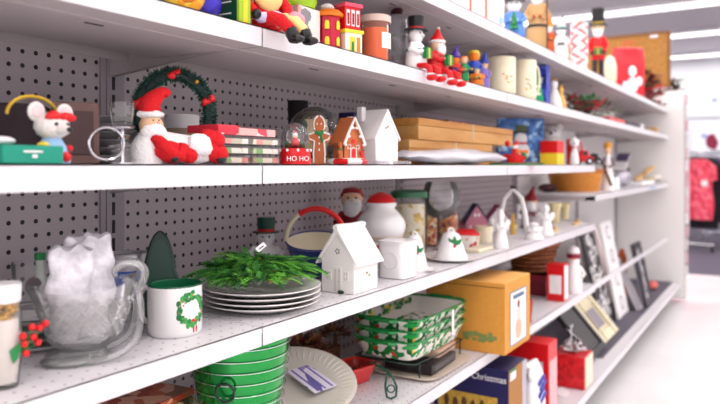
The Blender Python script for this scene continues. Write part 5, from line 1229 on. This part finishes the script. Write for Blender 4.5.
b = MB(); b.box((0, 0, .045), (.28, .10, .03), mat('ivory_parcel', 'f0e8dc', .5)); b.box((-.1, 0, .015), (.1, .06, .03), YELLOW); one(b, 'ivory_parcel', 'ivory parcel at the far end of the ledge', 'parcel', (5.64, .10, ze), 0, bevel=.004)
t = T('price_ticket', 'pale blue price ticket on the far ledge lip', 'price ticket', (5.0, -.002, ze-.016))
b = MB(); b.box((0, 0, 0), (.3, .003, .026), mat('ticket_blue', 'c9d2ea', .5)); b.build('card', t)
b = MB(); b.box((0, -.002, 0), (.16, .001, .008), GREY); b.build('print', t)

# ================================================================ lower shelf
Ff = 'F'; zf = ZS['F']
def onF(u, v): x, y = G(u, v, zf); return x, y
# napkins at the back-left
NP = [blotch('napkin_red', ['b8482c', 'd8a070', '7c2a1c', 'e8cfa8'], 40), blotch('napkin_olive', ['6a6a3a', '4a4a2a', 'a8965a', '3a2a20'], 40), blotch('napkin_rust', ['c8603c', 'e8b090', 'a8402a', '8c5a3a'], 40)]
xn = Xat(160, .26)
for k in range(12):
    b = MB(); b.box((0, 0, .006), (.15, .12, .011), NP[k % 3]); one(b, 'printed_napkin', 'printed napkin packet left of the green bucket, layer '+['at the bottom','one above the bottom','two above the bottom','three above the bottom','four above the bottom','just below the middle','just above the middle','fifth from the top','fourth from the top','third from the top','second from the top','at the very top'][k], 'napkins', (xn-.06+.004*(k % 3), .25, zf+.0003+.0118*k), .1*(k % 2), 'printed napkin packets')
# green glass bucket with wire
GG = mat('green_foil_glass', '06943a', .14, metal=.65, coat=.5); 
xg, yg = Xat(240, .13), .13; sg = scale(xg, yg); zt = .236; Rg = 50/sg
t = T('green_bucket', 'shiny green tapered bucket ringed with silver wire and a dark ring handle', 'bucket', (xg, yg, zf), face(xg, yg))
Hg = .246
b = cup_mb(Rg*.62, Rg*1.02, Hg, GG, None, th=.003, mid=[(Rg*.74, Hg*.3), (Rg*.9, Hg*.66)]); b.build('bucket_body', t)
for k in range(11):
    f = (k+1)/11.5; R = Rg*(.62+.40*f**.85)+.0025; b = MB(); b.ring((0, 0, Hg*f), R, .0009, SILVER, 44, tseg=6); b.build('wire_ring', t)
b = MB(); M = Rz(-.28) @ Tr(0, -Rg*.95-.006, Hg*.66) @ Rx(.2)
b.ring((0, 0, 0), .0175, .0024, mat('dark_green_metal', '10241c', .4), 26, 'Y', M=M); b.build('ring_handle', t)
# oval plate leaning, with bird print card
xp2, yp2 = Xat(299, .16), .16
t = T('serving_plate', 'large cream serving plate with an embossed rim beside the green bucket', 'plate', (xp2, yp2, zf+.072), face(xp2, yp2)+.3, rx=.32)
b = plate_mb(.128, .022, mat('bone_china', 'ddd8cc', .35), well=.62, seg=64)
b.build('plate_body', t)
b = MB()
for k in range(48):
    a = 2*pi*k/48; b.tube([(cos(a)*.088, sin(a)*.088, .0105), (cos(a+.03)*.105, sin(a+.03)*.105, .0165), (cos(a+.02)*.120, sin(a+.02)*.120, .0215)], [.0012, .0022, .001], mat('bone_china', 'ddd8cc', .35), 5)
o = b.build('embossed_rim', t); o['kind'] = 'stuff'
cd = T('gift_card', 'card with lavender stripes and small red birds lying in the cream serving plate', 'card', t.matrix_basis @ Vector((.028, .0, .0190)), face(xp2, yp2)+.75, rx=.30)
b = MB(); b.box((0, 0, 0), (.07, .095, .0016), blotch('bird_card', ['e6e0ee', '9a90c0', 'e6e0ee', 'b8584a', '6a62a4', 'd8d4e2'], 34, weights=[4, 2, 3, .8, 1.4, 3], stretch=(1, .35, 1))); b.build('card', cd)
for q in (-.022, .0, .022):
    b = MB(); b.box((q, 0, .0011), (.005, .09, .0006), mat('violet_stripe', '7468b0', .5)); b.build('stripe', cd)
# film / paper under the plate, dark foliage behind
b = MB(); b.box((0, 0, .004), (.19, .15, .006), MATTEW); b.blob((.02, -.04, .012), (.05, .045, .010), CLING, .3, 40, 20); one(b, 'paper_packet', 'white wrapped flat packet under the cream serving plate', 'packet', (Xat(335, .08)+.0, .06, zf+.0003), .1)
def autumn(lb, X, Y, sd, k=1): 
    b = MB(); bush(b, (0, 0, .08), .055*k, int(260*k), [mat('dry_brown', '6a3f22', .7), mat('dry_gold', 'a8762c', .6), mat('dry_dark', '2a2420', .8), DRED], .04*(.4+.6*k), .016*k, .9, sd); b.tube([(0, 0, .001), (.005, 0, .08)], .006, BROWN, 6); 
    b.loft([(0, .03*k, .03*k), (.05, .035*k, .035*k)], BROWN, 14); return one(b, 'dried_arrangement', lb, 'dried flowers', (X, Y, zf))
autumn('brown and gold dried arrangement behind the cream serving plate', Xat(302, .29), .29, 5)
autumn('dark dried arrangement at the back behind the red tins', 1.60, .335, 6, .5)
# red tin tray
x, y = Xat(358, .20), .20; s = scale(x, y)
t = T('foil_tin', 'shiny red rectangular loaf tin standing between the serving plate and the holly dishes', 'baking tin', (x-.035, y, zf+.0005), -.25)
RT = mat('red_foil', 'd8201c', .18, coat=.8)
for k, zz in enumerate((0,)): b = dish(.13, .09, .046, RT, mat('red_foil_inside', '9c1410', .25, coat=.5), RT, th=.003, flare=.016); b.build('tin_body', t)
b = MB(); b.blob((0, 0, .024), (.042, .026, .014), blotch('foil_scraps', ['e83018', '2a1410', 'f0803a', '5a1810'], 60, .3), .35, 40, 18); b.build('contents', t)
# green wire easel
x, y = Xat(391, .05), .05
t = T('wire_hook', 'dark green wire plate stand loop hanging low in front of the holly dishes', 'plate stand', (x+.0, y, zf), face(x, y))
GWm = mat('green_wire', '0c4a34', .35); b = MB()
b.tube([(-.010, 0, .062), (-.014, 0, .03), (-.010, -.002, .006), (0, -.004, .0028), (.012, -.002, .008), (.014, 0, .03), (.004, .004, .052), (-.010, .010, .066), (-.05, .05, .075)], 0.0028, GWm, 8); b.build('loop', t)
b = MB(); b.ring((0, -.002, .026), .009, .0018, GWm, 20, 'Y'); b.build('inner_ring', t)
# dark trays under the dishes
xt, yt = 1.69, .105
b = MB(); b.loft([(0, .13, .088), (.006, .142, .096), (.010, .145, .099), (.010, .138, .092), (.006, .13, .085)], mat('putty_tray', 'd8c8b8', .5), 40, n=6); one(b, 'serving_tray', 'wide putty coloured tray at the bottom of the pile under the holly dishes', 'tray', (xt+.02, yt, zf+.0004), 0)
b = MB(); b.box((0, 0, .012), (.17, .14, .024), mat('black_book', '231f22', .45)); b.box((.01, -.0705, .012), (.15, .001, .014), mat('page_grey', '5c5658', .7)); one(b, 'photo_album', 'black album lying on the putty tray under the holly dishes', 'album', (xt+.0, yt+.0, zf+.0112), .05, bevel=.002)
b = MB(); b.box((0, 0, .009), (.13, .12, .018), mat('pink_beige_box', 'e0b8a0', .5)); one(b, 'flat_box', 'flat pinkish beige box on the black album', 'box', (xt+.055, yt+.006, zf+.0356), .05, bevel=.001)
# holly dishes
HO = blotch('holly_dish_out', ['f1ede4', '17823c', 'f1ede4', '2da24c', 'f2c83a', '0d5a2c', 'dc3a28'], 75, .22, weights=[4, 3, 3, 1.6, .6, 2, .4])
HI = blotch('holly_dish_in', ['ece8e0', 'ece8e0', '1c8a40', 'f0ece4'], 30, .22, weights=[6, 6, .8, 5]); HR = mat('dish_rim_green', '148a3e', .2, coat=.4)
xd, yd = 1.70, .140
for k, (zz, lb) in enumerate(((.062, 'rectangular holly painted baking dish, bottom of three nested dishes'), (.090, 'rectangular holly painted baking dish, middle of three nested dishes'), (.118, 'rectangular holly painted baking dish, top of three nested dishes'))):
    t = T('baking_dish', lb, 'baking dish', (xd+.003*k, yd, zf+zz-.006), 0, 'holly painted baking dishes')
    b = dish(.345, .205, .052, HO, HI, HR, th=.005, flare=.020, n=8); b.build('dish_body', t)
    for sx in (-1, 1):
        b = MB(); M = Tr(sx*.1765, 0, .047) @ Rz(pi/2 if sx > 0 else -pi/2); b.tube([(-.045, -.0, 0), (-.035, -.016, .004), (.035, -.016, .004), (.045, 0, 0)], .0045, HR, 8, M=M); b.build('handle', t)
    if k == 2:
        b = MB()
        r = random.Random(2)
        for q in range(34):
            a = r.uniform(.2, 1.6); px = .155*cos(a*1.0)*r.choice((-1, 1)); py = .079*r.uniform(.9, 1.0)
            b.ball((px, py+.004, r.uniform(.025, .05)), (.010, .002, .005), r.choice([GREEN, HR, YELLOW, mat('leaf_light', '3fa048', .4)]), 8)
        b.build('painted_leaves', t)
b = MB(); b.box((0, -.1085, .028), (.016, .0012, .075), CLING); b.box((0, -.1085, .028), (.013, .0014, .07), mat('paper_band', 'f2f0ee', .5)); 
one(b, 'tape_strip', 'white tape band holding the nested holly dishes together', 'tape', (xd+.035, yd-.003, zf+.098), .02)
b = MB(); pts = [(-.155, -.09, .0), (.0, -.098, -.003), (.15, -.09, .0), (.15, .09, .0), (-.155, .09, 0)]; b.tube(pts, .0022, mat('dark_wire', '0f2c24', .4), 8, True); b.tube([(-.155, -.09, 0), (-.19, -.06, .01), (-.19, .05, .01), (-.155, .09, 0)], .0022, mat('dark_wire', '0f2c24', .4), 8)
for px, py in ((-.13, -.092), (.13, -.092), (.13, .09), (-.13, .09)): b.tube([(px, py, 0), (px, py, -.039)], .0022, mat('dark_wire', '0f2c24', .4), 6)
one(b, 'wire_rack', 'dark wire rack carrying the nested holly dishes', 'wire rack', (xd, yd, zf+.0515), 0)
# cardboard box
KR = mat('kraft_card', 'd8953c', .6, vary=.05); KR2 = mat('kraft_card_top', 'e6ac5c', .6)
xb, yb = G(505, 356, zf); wB, dB, hB = .235, .26, .212
t = T('cardboard_box', 'orange brown cardboard box with a printed picture of snowmen sticking out over the lip', 'cardboard box', (xb+wB/2, yb+dB/2, zf), 0)
b = MB(); b.box((0, 0, hB/2), (wB, dB, hB), KR); b.build('box_body', t, bevel=.0015)
b = MB(); b.box((0, 0, hB+.0016), (wB-.002, dB-.002, .003), KR2); b.box((-wB/2-.0006, 0, hB-.012), (.001, dB, .002), BROWN); b.build('top_flap', t)
b = MB(); y_ = -dB/2-.0008; b.box((.0, y_, .098), (.15, .0012, .165), MATTEW)
for c, d_ in (((0, y_-.0008, .018), (.15, .001, .003)), ((0, y_-.0008, .179), (.15, .001, .003)), ((-.074, y_-.0008, .098), (.003, .001, .16)), ((.074, y_-.0008, .098), (.003, .001, .16))): b.box(c, d_, mat('label_line', '54708c', .5))
for cz, rr, m_ in ((.06, .030, mat('label_peach', 'e8b49a', .6)), (.105, .022, mat('label_blush', 'e6d2cc', .6)), (.135, .012, DRED)): b.ball((0, y_-.001, cz), (rr, .0012, rr*1.1), m_, 14)
b.box((0, y_-.001, .162), (.10, .001, .012), mat('label_line', '54708c', .5)); b.build('printed_label', t)
b = MB(); M = Tr(-wB/2-.001, -.055, .045) @ Rz(-pi/2)
r = random.Random(6)
for q in range(30): b.ball((r.uniform(-.055, .05), 0, r.uniform(-.012, .014)), (.008, .0008, .006), mat('faded_green_ink', '7c8a4c', .7), 6, M)
b.build('green_stamp', t)
b = MB(); M = Tr(-wB/2-.001, .02, .140); b.ring((0, 0, 0), .02, .0016, mat('faded_green_ink', '7c8a4c', .7), 22, 'X', M=M); b.build('round_mark', t)
t2 = b
# wire/wicker dark basket
x, y = Xat(533, .20), .205; s = scale(x, y); hb = (165-246)/s-(zf-CH)
basket('willow_basket', 'dark brown woven basket on the lower shelf beyond the cardboard box', (x, y, zf+.097), 0, .08, .112, .125, mat('willow_brown', '8a4a22', .6, vary=.5, bscale=90), mat('willow_rim', 'a05a2a', .6), nw=18, rows=7)
t = T('storage_box', 'dark red box carrying the brown woven basket', 'box', (x, y, zf)); b = MB(); b.box((0, 0, .045), (.24, .2, .090), mat('burgundy_card', '7a1226', .4)); b.build('box_body', t, bevel=.002)
b = MB(); b.box((0, 0, .078), (.244, .204, .024), mat('burgundy_lid', '8e1830', .4)); b.build('lid', t, bevel=.002)
x, y = Xat(526, .03), .03; s = scale(x, y)
t = T('candle_jar', 'dark red glass candle jar in front of the burgundy box', 'candle jar', (x, .01+.025, zf)); b = cup_mb(.026, .030, .085, mat('ruby_glass', '9c0f22', .15, coat=.5), None); b.build('jar_body', t); b = MB(); b.lathe([(.024, .01), (.024, .06), (.001, .062)], DRED, 20); b.build('wax', t)
x, y, z, h, w, rz = I(560, .03, Ff, 264, 14)
t = T('gift_box', 'tall red box with a white front panel on the lower shelf edge', 'box', (x+.02, .045, zf), 0); b = MB(); b.box((0, 0, h/2), (.07, .07, h), RED); b.build('box_body', t, bevel=.001); b = MB(); b.box((0.0, -.0355, h*.5), (.05, .001, h*.9), MATTEW); b.box((-.0355, 0, h*.45), (.001, .05, h*.5), mat('white_panel', 'f2e8e8', .5)); b.build('white_panel', t)
x, y, z, h, w, rz = I(576, .02, Ff, 246, 20)
t = T('snowman_figurine', 'slim white snowman with dark red scarf at the far edge of the lower shelf', 'figurine', (x, .03, zf), rz)
R = w/2; b = MB(); b.loft([(0, R*.8, R*.8), (h*.3, R*.85, R*.85), (h*.55, R*.7, R*.7), (h*.62, R*.5, R*.5), (h*.7, R*.6, R*.6), (h*.84, R*.56, R*.56), (h*.9, R*.3, R*.3)], MATTEW, 18); b.ball((-R*.5, -R*.3, h*.8), R*.08, BLACK, 6); b.tube([(-R*.1, -R*.55, h*.74), (0, -R*.95, h*.73)], [R*.1, R*.03], ORANGE, 6); b.build('body', t)
b = MB(); b.loft([(h*.74, R*.64, R*.64), (h*.84, R*.66, R*.66)], mat('maroon_band', '8a2438', .6), 16); b.build('scarf', t)
b = MB(); b.loft([(h*.86, R*.62, R*.62), (h*.95, R*.5, R*.5), (h, R*.1, R*.1)], MATTEW, 14); b.build('hat', t)
for sx in (-1, 1):
    b = MB(); b.tube([(sx*R*.6, 0, h*.55), (sx*R*1.0, -R*.3, h*.42), (sx*R*.8, -R*.6, h*.36)], R*.18, MATTEW, 8); b.build('arm', t)

# ================================================================ base deck
zg = ZS['G']
NV = mat('navy_box', '1c1850', .4)
xk, yk = Xat(500, .02), .02
t = T('ornament_box', 'navy blue box with gold picture and white script and a brown side with a sticker', 'box', (1.983, -.045, zg), 0)
hN = .29; wN, dN = .165, .25; SN = mat('ochre_card', 'a8702a', .5)
b = MB(); b.box((wN/2, dN/2, hN/2), (wN, dN, hN), NV); b.build('box_body', t, bevel=.001)
text('of Christmas', .028, MATTEW, t, (-.0012, .078, hN-.032), (pi/2, 0, -pi/2))
b = MB(); b.box((wN/2, -.0008, hN/2), (wN-.004, .0015, hN-.004), SN); b.box((wN-.02, -.0018, hN/2), (.04, .001, hN-.004), mat('silver_card', 'b8b2bc', .4)); b.build('brown_side', t)
b = MB(); b.box((-.0008, .135, .105), (.0016, .20, .19), mat('gold_picture', 'c8a03a', .5, vary=.2))
for k in range(6):
    yy = .055+.03*k; b.loft([(.0, .0008, .009), (.04, .0008, .010), (.09, .0008, .006), (.105, .0008, .010), (.12, .0008, .004)], mat('sepia_figure', '5c3a20', .6), 12, M=Tr(-.002, yy, .06+.006*(k % 2)))
b.build('gold_picture', t)
b = MB(); b.box((.035, -.0028, hN-.022), (.05, .0014, .026), MATTEW); b.box((.035, -.003, hN-.006), (.05, .0016, .008), GREEN); b.build('sticker', t)
t = T('toy_pack', 'white and blue printed bag with a red bow beside the navy box', 'bag', (2.235, -.035, zg), -.1)
b = MB(); b.loft([(0, .05, .034), (.12, .055, .038), (.22, .05, .03), (.255, .048, .006)], MATTEW, 24, n=4); b.build('bag_body', t)
b = MB()
for k in range(4): b.box((.0+.014*(k % 2), -.038, .20-.02*k), (.05, .004, .012), mat('ink_blue', '2b3aa8', .4), ry=-.5)
b.build('blue_print', t)
b = MB()
for sx in (-1, 1): b.blob((sx*.018, -.046, .10), (.018, .010, .015), RED, .25, 60, 12)
b.tube([(0, -.046, .095), (-.01, -.05, .03)], .006, RED, 6); b.build('bow', t)
b = MB(); b.ball((-.045, -.02, .225), (.02, .014, .024), MATTEW, 12); b.build('bobble', t)
t = T('gift_box', 'large bright red box with a pale lower window standing behind the printed bag', 'box', (2.42, -.04, zg), 0)
b = MB(); b.box((.055, .12, .135), (.11, .24, .27), RED); b.build('box_body', t, bevel=.002)
b = MB(); b.box((-.001, .12, .105), (.002, .2, .20), mat('grey_window', 'c9c3cc', .3)); b.box((.055, -.001, .105), (.09, .002, .2), mat('pink_window', 'f2b0b4', .4)); b.build('window_panel', t)
t = T('gift_box', 'red cube box with cream side and silver bow on the edge of the base deck', 'box', (2.81, -.076, zg), 0)
q = .132; b = MB(); b.box((q*.52, q/2, q/2), (q*1.04, q*.95, q), blotch('red_check', ['d01820', 'b8121a', 'd8222a'], 60, .4)); b.build('box_body', t, bevel=.002)
b = MB(); b.box((q*.55, q*.02, q*.5), (q*.94, .004, q*.94), mat('cream_side', 'f0e2cc', .5)); b.build('cream_side', t)
b = MB()
for k in range(7):
    a = k*.9; b.tube([(q*.55, q*.5, q+.006), (q*.55+cos(a)*.03, q*.5+sin(a)*.03, q+.045), (q*.55+cos(a)*.055, q*.5+sin(a)*.055, q+.02), (q*.55, q*.5, q+.008)], .006, MATTEW if k % 2 else SILVER, 6)
b.tube([(q*.55, q*.5, q), (q*.3, q*.5, q+.06), (q*.3, q*.52, q+.10), (q*.4, q*.5, q+.12)], .003, SILVER, 6); b.build('bow', t)
b = MB(); b.box((q*.5, q*.5, q+.075), (.075, .05, .002), MATTEW, rx=.6, ry=.4); b.build('gift_tag', t)
b = MB(); b.loft([(0, .06, .03), (.003, .062, .032)], MATTEW, 9, n=1.6); one(b, 'paper_scrap', 'torn white paper scrap lying under the edge of the red cube box', 'paper', (2.74, -.0, zg+.0002), .4)
# boards and frames leaning back on the deck: foot near the aisle, top towards the pegboard
def lean(name, lb, cat, X0, X1, Y0, Y1, z1, th, parts_fn, m):
    """foot line from X0 to X1 at Y0, top edge at Y1 and height z1"""
    hgt = sqrt((Y1-Y0)**2+(z1-zg)**2); a = atan2(Y1-Y0, z1-zg)
    t = T(name, lb, cat, ((X0+X1)/2, Y0+.002, zg+.0042+th*sin(a)), 0, None, -a); w = X1-X0
    b = MB(); b.box((0, th/2, hgt/2), (w, th, hgt), m); b.build('board', t, bevel=.001)
    parts_fn(t, w, hgt); return t
BF = mat('black_frame', '201d20', .4); CF = mat('cream_frame', 'e2d8b8', .5)
def rails(t, w, h, bw, m, d=.012):
    b = MB()
    for c, s in (((0, -d/2, bw/2), (w, d, bw)), ((0, -d/2, h-bw/2), (w, d, bw)), ((-w/2+bw/2, -d/2, h/2), (bw, d, h-2*bw)), ((w/2-bw/2, -d/2, h/2), (bw, d, h-2*bw))): b.box(c, s, m)
    b.build('frame_border', t, bevel=.001)
def f_black(t, w, h):
    rails(t, w, h, .03, BF)
    b = MB(); b.box((0, -.002, h/2), (w-.07, .004, h-.07), mat('frame_print_dark', '3c3839', .5)); b.build('picture', t)
def f_cream(t, w, h):
    rails(t, w, h, .05, CF)
    b = MB(); b.box((0, -.003, h*.5), (w*.45, .006, h*.42), mat('mat_grey', '8e8790', .6)); b.build('picture', t)
    for q in (-.36, .36):
        b = MB(); b.box((q*w*.8, -.0135, h/2), (.012, .002, h*.98), mat('frame_band', 'a89c74', .5)); b.build('band', t)
def ornate(cols, chars, tm, sz):
    def f(t, w, h):
        n = len(chars)
        for k, ch in enumerate(chars): text(ch, sz, tm, t, (0, -.0012, h*(1-(k+.5)/n)), (pi/2, 0, 0), 'letter')
        b = MB(); r = random.Random(n)
        for k in range(40): 
            cx, cz = r.uniform(-w*.42, w*.42), r.uniform(.02, h-.02); b.ring((cx, -.001, cz), r.uniform(.012, .026), .0028, tm, 12, 'Y', tseg=5)
        if cols: o = b.build('scrollwork', t)
    return f
lean('framed_picture', 'dark picture frame lying back behind the cream frame on the base deck', 'picture frame', 3.22, 3.50, -.01, .20, zg+.24, .012, f_black, BF)
o = lean('framed_picture', 'wide cream picture frame with grey centre leaning low on the base deck', 'picture frame', 3.51, 3.87, .006, .165, zg+.185, .012, f_cream, CF)
lean('letter_board', 'tall black sign board with ornate white letters leaning on the base deck', 'sign board', 3.89, 4.17, .085, .205, .671, .012, ornate(1, 'SETO', MATTEW, .17), mat('black_board', '2c282b', .5))
lean('letter_board', 'tall white sign board with faint grey letters beside the black lettered board', 'sign board', 4.18, 4.47, .055, .165, .723, .014, ornate(0, 'COCO', mat('faint_grey_ink', '9a969c', .6), .12), MATTEW)
lean('white_canvas', 'blank white canvas leaning at the back behind the white lettered board', 'canvas', 4.62, 5.0, .2, .30, .66, .02, lambda t, w, h: None, mat('blush_canvas', 'f6e6e4', .6))
lean('framed_picture', 'plain grey frame leaning low beside the white lettered board', 'picture frame', 4.49, 4.58, .0, .14, .47, .012, lambda t, w, h: rails(t, w, h, .02, mat('pewter_frame', 'a7a2a8', .4)), mat('frame_back_grey', 'c5c0c4', .5))
lean('framed_picture', 'black framed picture with grey scroll print leaning at the end of the base deck', 'picture frame', 4.60, 4.84, -.02, .06, .56, .014, lambda t, w, h: (rails(t, w, h, .04, BF), ornate(1, '', mat('scroll_grey', 'b5b0b8', .6), .1)(t, w, h)), mat('scroll_ground', '6d6870', .6))
b = MB(); b.loft([(0, .04, .03), (.14, .05, .04), (.25, .03, .028), (.29, .036, .03), (.35, .01, .01)], mat('pumpkin_orange', 'c25a26', .6), 18); one(b, 'orange_figure', 'rust orange figure standing behind the grey frame on the base deck', 'figurine', (4.80, .16, zg+.004))
b = MB(); b.blob((0, 0, .03), (.05, .04, .03), mat('coral_bits', 'e0706a', .6), .3, 30, 12); one(b, 'coral_ball', 'small coral ball at the far end of the base deck', 'ornament', (5.35, .05, zg+.004))
# ================================================================ beyond the shelving
# garment rack across the aisle's end
def garment(lb, X, Y, zt, wid, ln, m, group, nm='hanging_garment', rzz=0, sleeve=True, print_=None):
    t = T(nm, lb, 'garment', (X, Y, zt), rzz, group); b = MB(); r = random.Random(int(X*100+Y*37))
    # body hangs down from the hanger, soft folds
    rings = []
    for k in range(9):
        f = k/8; rings.append((-.03-f*(ln-.03), wid*(.30 if k == 0 else .5)*(1+.05*sin(k*1.3)), .016+.018*f))
    b.loft(rings[::-1], m, 28, True, n=2.6)
    for v in b.v: v.y += .010*sin(v.x*34+r.random()*.2)*min(1, -v.z)
    b.build('garment_body', t)
    if sleeve:
        for sx in (-1, 1):
            b = MB(); b.tube([(sx*wid*.33, 0, -.05), (sx*wid*.52, .0, -.14), (sx*wid*.55, .0, -.30)], [.022, .028, .026], m, 10); b.build('sleeve', t)
    b = MB(); b.tube([(-wid*.36, 0, -.05), (0, 0, .0), (wid*.36, 0, -.05)], .008, BLACK, 6); b.tube([(0, 0, 0), (0, 0, .018), (.022, 0, .038), (.022, 0, .06), (0, 0, .078), (-.022, 0, .06)], .004, SILVER, 6); b.build('hanger', t)
    if print_:
        b = MB(); b.box((wid*.32, -.04, -ln*.42), (.07, .004, .07), MATTEW); b.build('tag', t)
    return t
def gpt(u, Z):   # a spot at camera distance Z under picture column u
    L = (u-360)/F*Z; return Z*C_+L*S_, Z*S_-L*C_-D0
vang = TH-pi/2     # turned square to the view down the aisle end
CORAL = blotch('coral_knit', ['f0566a', 'e8485e', 'f27484', 'd83a54'], 26, .8)
BLK = mat('black_cloth', '1c1a20', .85); 
Xr, Yr = gpt(692, 8.6); Xr += .58; Yr -= .10
RZ = .25
t = T('garment_rack', 'chrome garment rack on wheels holding the coral top beyond the shelving', 'garment rack', (Xr, Yr, 0), -.17)
b = MB()
b.tube([(-.75, 0, 1.24), (.95, 0, 1.24)], .014, SILVER, 8); b.build('rail', t)
for sx in (-.75, .95):
    b = MB(); b.tube([(sx, 0, .10), (sx, 0, 1.24)], .014, SILVER, 8); b.tube([(sx, -.3, .09), (sx, .3, .09)], .014, SILVER, 8); b.build('upright', t)
    for sy in (-.28, .28):
        b = MB(); b.lathe([(.035, -.012), (.035, .012)], BLACK, 14, Tr(sx, sy, .036) @ Rx(pi/2)); b.tube([(sx, sy, .036), (sx, sy, .09)], .008, SILVER, 6); b.build('caster', t)
b = MB(); b.tube([(-.75, 0, .14), (.95, 0, .14)], .010, SILVER, 8); b.build('lower_bar', t)
Mr = t.matrix_basis.copy(); ra = t.rotation_euler[2]
spec = [(-.60, CORAL, .80, .50, 'coral pink patterned top, nearest on the chrome rack'), (-.46, BLK, .92, .56, 'longer black top directly behind the coral top'), (-.33, BLK, .84, .6, 'shorter black top, third on the chrome rack'),
        (-.20, mat('purple_cloth', '6a2a86', .8), .80, .6, 'purple top, fourth on the chrome rack'), (-.07, mat('blue_cloth', '4468a8', .8), .78, .6, 'blue top, fifth on the chrome rack'), (.06, mat('teal_cloth', '2a7a84', .8), .82, .6, 'teal top, sixth on the chrome rack'),
        (.19, mat('magenta_cloth', 'c0348c', .8), .86, .6, 'magenta top, seventh on the chrome rack'), (.32, mat('grey_cloth', '77727c', .8), .8, .6, 'grey top, eighth on the chrome rack'),
        (.45, BLK, .8, .6, 'black top, ninth on the chrome rack'), (.58, mat('olive_cloth', '5a6a4a', .8), .8, .6, 'olive top, last on the chrome rack')]
for k, (dx, m_, ln, wd, lb) in enumerate(spec):
    p = Mr @ Vector((dx, 0, 1.187)); garment(lb, p.x, p.y, p.z, wd, ln, m_, 'tops on the chrome rack', rzz=ra-pi/2, print_=(k == 0))
# a long second rack farther back
Xq, Yq = 12.2, -2.2
t = T('garment_rack', 'long grey garment rack of mixed clothes in front of the far wall', 'garment rack', (Xq, Yq, 0), pi/2)
b = MB(); b.tube([(-1.6, 0, 1.30), (3.4, 0, 1.30)], .014, SILVER, 8); b.build('rail', t)
for sx in (-1.6, 3.4):
    b = MB(); b.tube([(sx, 0, .02), (sx, 0, 1.30)], .014, SILVER, 8); b.tube([(sx, -.3, .015), (sx, .3, .015)], .014, SILVER, 8); b.build('upright', t)
names = ['plum','navy','teal','wine','slate','rose','moss','violet','charcoal','sky blue','rust','lilac','indigo','cream','pine green','burgundy','ash grey','turquoise','mauve','black','fuchsia','denim','taupe','lavender']
hexs = ['5a2a5c','242a58','2a6f78','6a1c34','565a68','c86a7c','56643a','5c3a90','34323a','6a9ac8','a4522c','a48ab8','34307c','d8ccb4','204c3a','5c1428','8a888c','38a0a0','94708c','1c1a1e','c43a8c','3c5a84','786658','a294c4']
for k in range(24):
    garment(names[k]+' garment on the long grey rack before the far wall', Xq, Yq-1.4+.2*k, 1.247, .42, .86+.05*sin(k*2.1), mat('cloth_'+names[k].replace(' ', '_'), hexs[k], .85), 'garments on the long rack', rzz=0, sleeve=False)
# wall display: sign board band and posters
SGN = mat('sign_white', 'fbfbff', .6); 
t = T('wall_sign', 'long white wall sign with pale blue lettering and a pink motif', 'sign', (XF-.03, -.6, 2.55), 0)
b = MB(); b.box((0, 0, 0), (.04, 5.0, .75), SGN); b.build('panel', t, bevel=.004)
b = MB(); 
for k in range(14): b.box((-.024, 1.1-.22*k, -.02+.03*sin(k*1.7)), (.006, .13, .10), mat('pale_blue_ink', 'a9b4e4', .6))
b.build('lettering', t, smooth=False); b = MB(); b.blob((-.03, .35, .12), (.01, .28, .22), mat('pale_pink_ink', 'f2b4c8', .6), .3, 6, 14); b.build('motif', t)
pf = [(.55, 1.62, 'framed poster with a dark red flower figure under the wall sign', '8c1c3c'), (-.35, 1.62, 'framed poster with blue shapes under the wall sign', '4a7cc8'), (-1.25, 1.62, 'framed poster with purple shapes under the wall sign', '6a4a9c'), (1.45, 1.62, 'framed poster with teal shapes under the wall sign', '3a8a8c')]
for y_, z_, lb, hx in pf:
    t = T('wall_poster', lb, 'poster', (XF-.03, y_, z_), 0); b = MB(); b.box((0, 0, 0), (.03, .78, .62), SGN); b.build('panel', t, bevel=.003)
    b = MB(); mm = mat('poster_ink_'+hx, hx, .6); b.blob((-.017, .0, -.02), (.006, .13, .17), mm, .35, 8, 14); b.blob((-.017, .16, .12), (.006, .07, .06), mat('pale_blue_ink', 'a9b4e4', .6), .3, 8, 12); b.build('picture', t)
# display fixture under the posters
t = T('display_counter', 'long pale display counter against the far wall under the posters', 'counter', (XF-.6, -.3, 0), 0)
b = MB(); b.box((0, 0, .55), (.7, 6.0, 1.1), mat('counter_white', 'e2e2ea', .5)); b.build('counter_body', t, bevel=.005)
b = MB(); b.box((0, 0, 1.125), (.76, 6.06, .045), mat('counter_top', 'c2c8dc', .4)); b.build('counter_top', t)
# small packs pegged on the end board
for k in range(14):
    b = MB(); hx = ['e8c8cc', 'f2f0f2', 'd8a8b0', 'e2dce0'][k % 4]; b.box((0, 0, 0), (.02, .05, .09), mat('pack_'+hx, hx, .5)); b.box((0, -.0255, .02), (.012, .001, .02), mat('pack_red', 'c04858', .5))
    one(b, 'hanging_pack', 'small pale blister pack pegged on the end board, number %s down' % ['one','two','three','four','five','six','seven','eight','nine','ten','eleven','twelve','thirteen','fourteen'][k], 'pack', (5.925, -.10, 1.60-.105*k), 0, 'packs pegged on the end board')
# ================================================================ settle: nothing sinks into the enamel it stands on
bpy.context.view_layer.update()
for o in list(COL.objects):
    if o.type != 'MESH': continue
    top = o
    while top.parent: top = top.parent
    if top.get('kind') == 'structure' or top.name.split('.')[0] in ('store_shelving', 'elf_doll', 'shelf_sitter', 'price_ticket', 'hanging_pack', 'garment_rack', 'hanging_garment', 'wall_sign', 'wall_poster', 'ceiling_light'): continue
    bz = top.matrix_world.translation.z
    base = [q for q in ZS.values() if abs(q-bz) < .0016]
    if not base: continue
    mw = o.matrix_world; inv = mw.inverted()
    for v in o.data.vertices:
        w = mw @ v.co
        if w.z < base[0]: w.z = base[0]; v.co = inv @ w
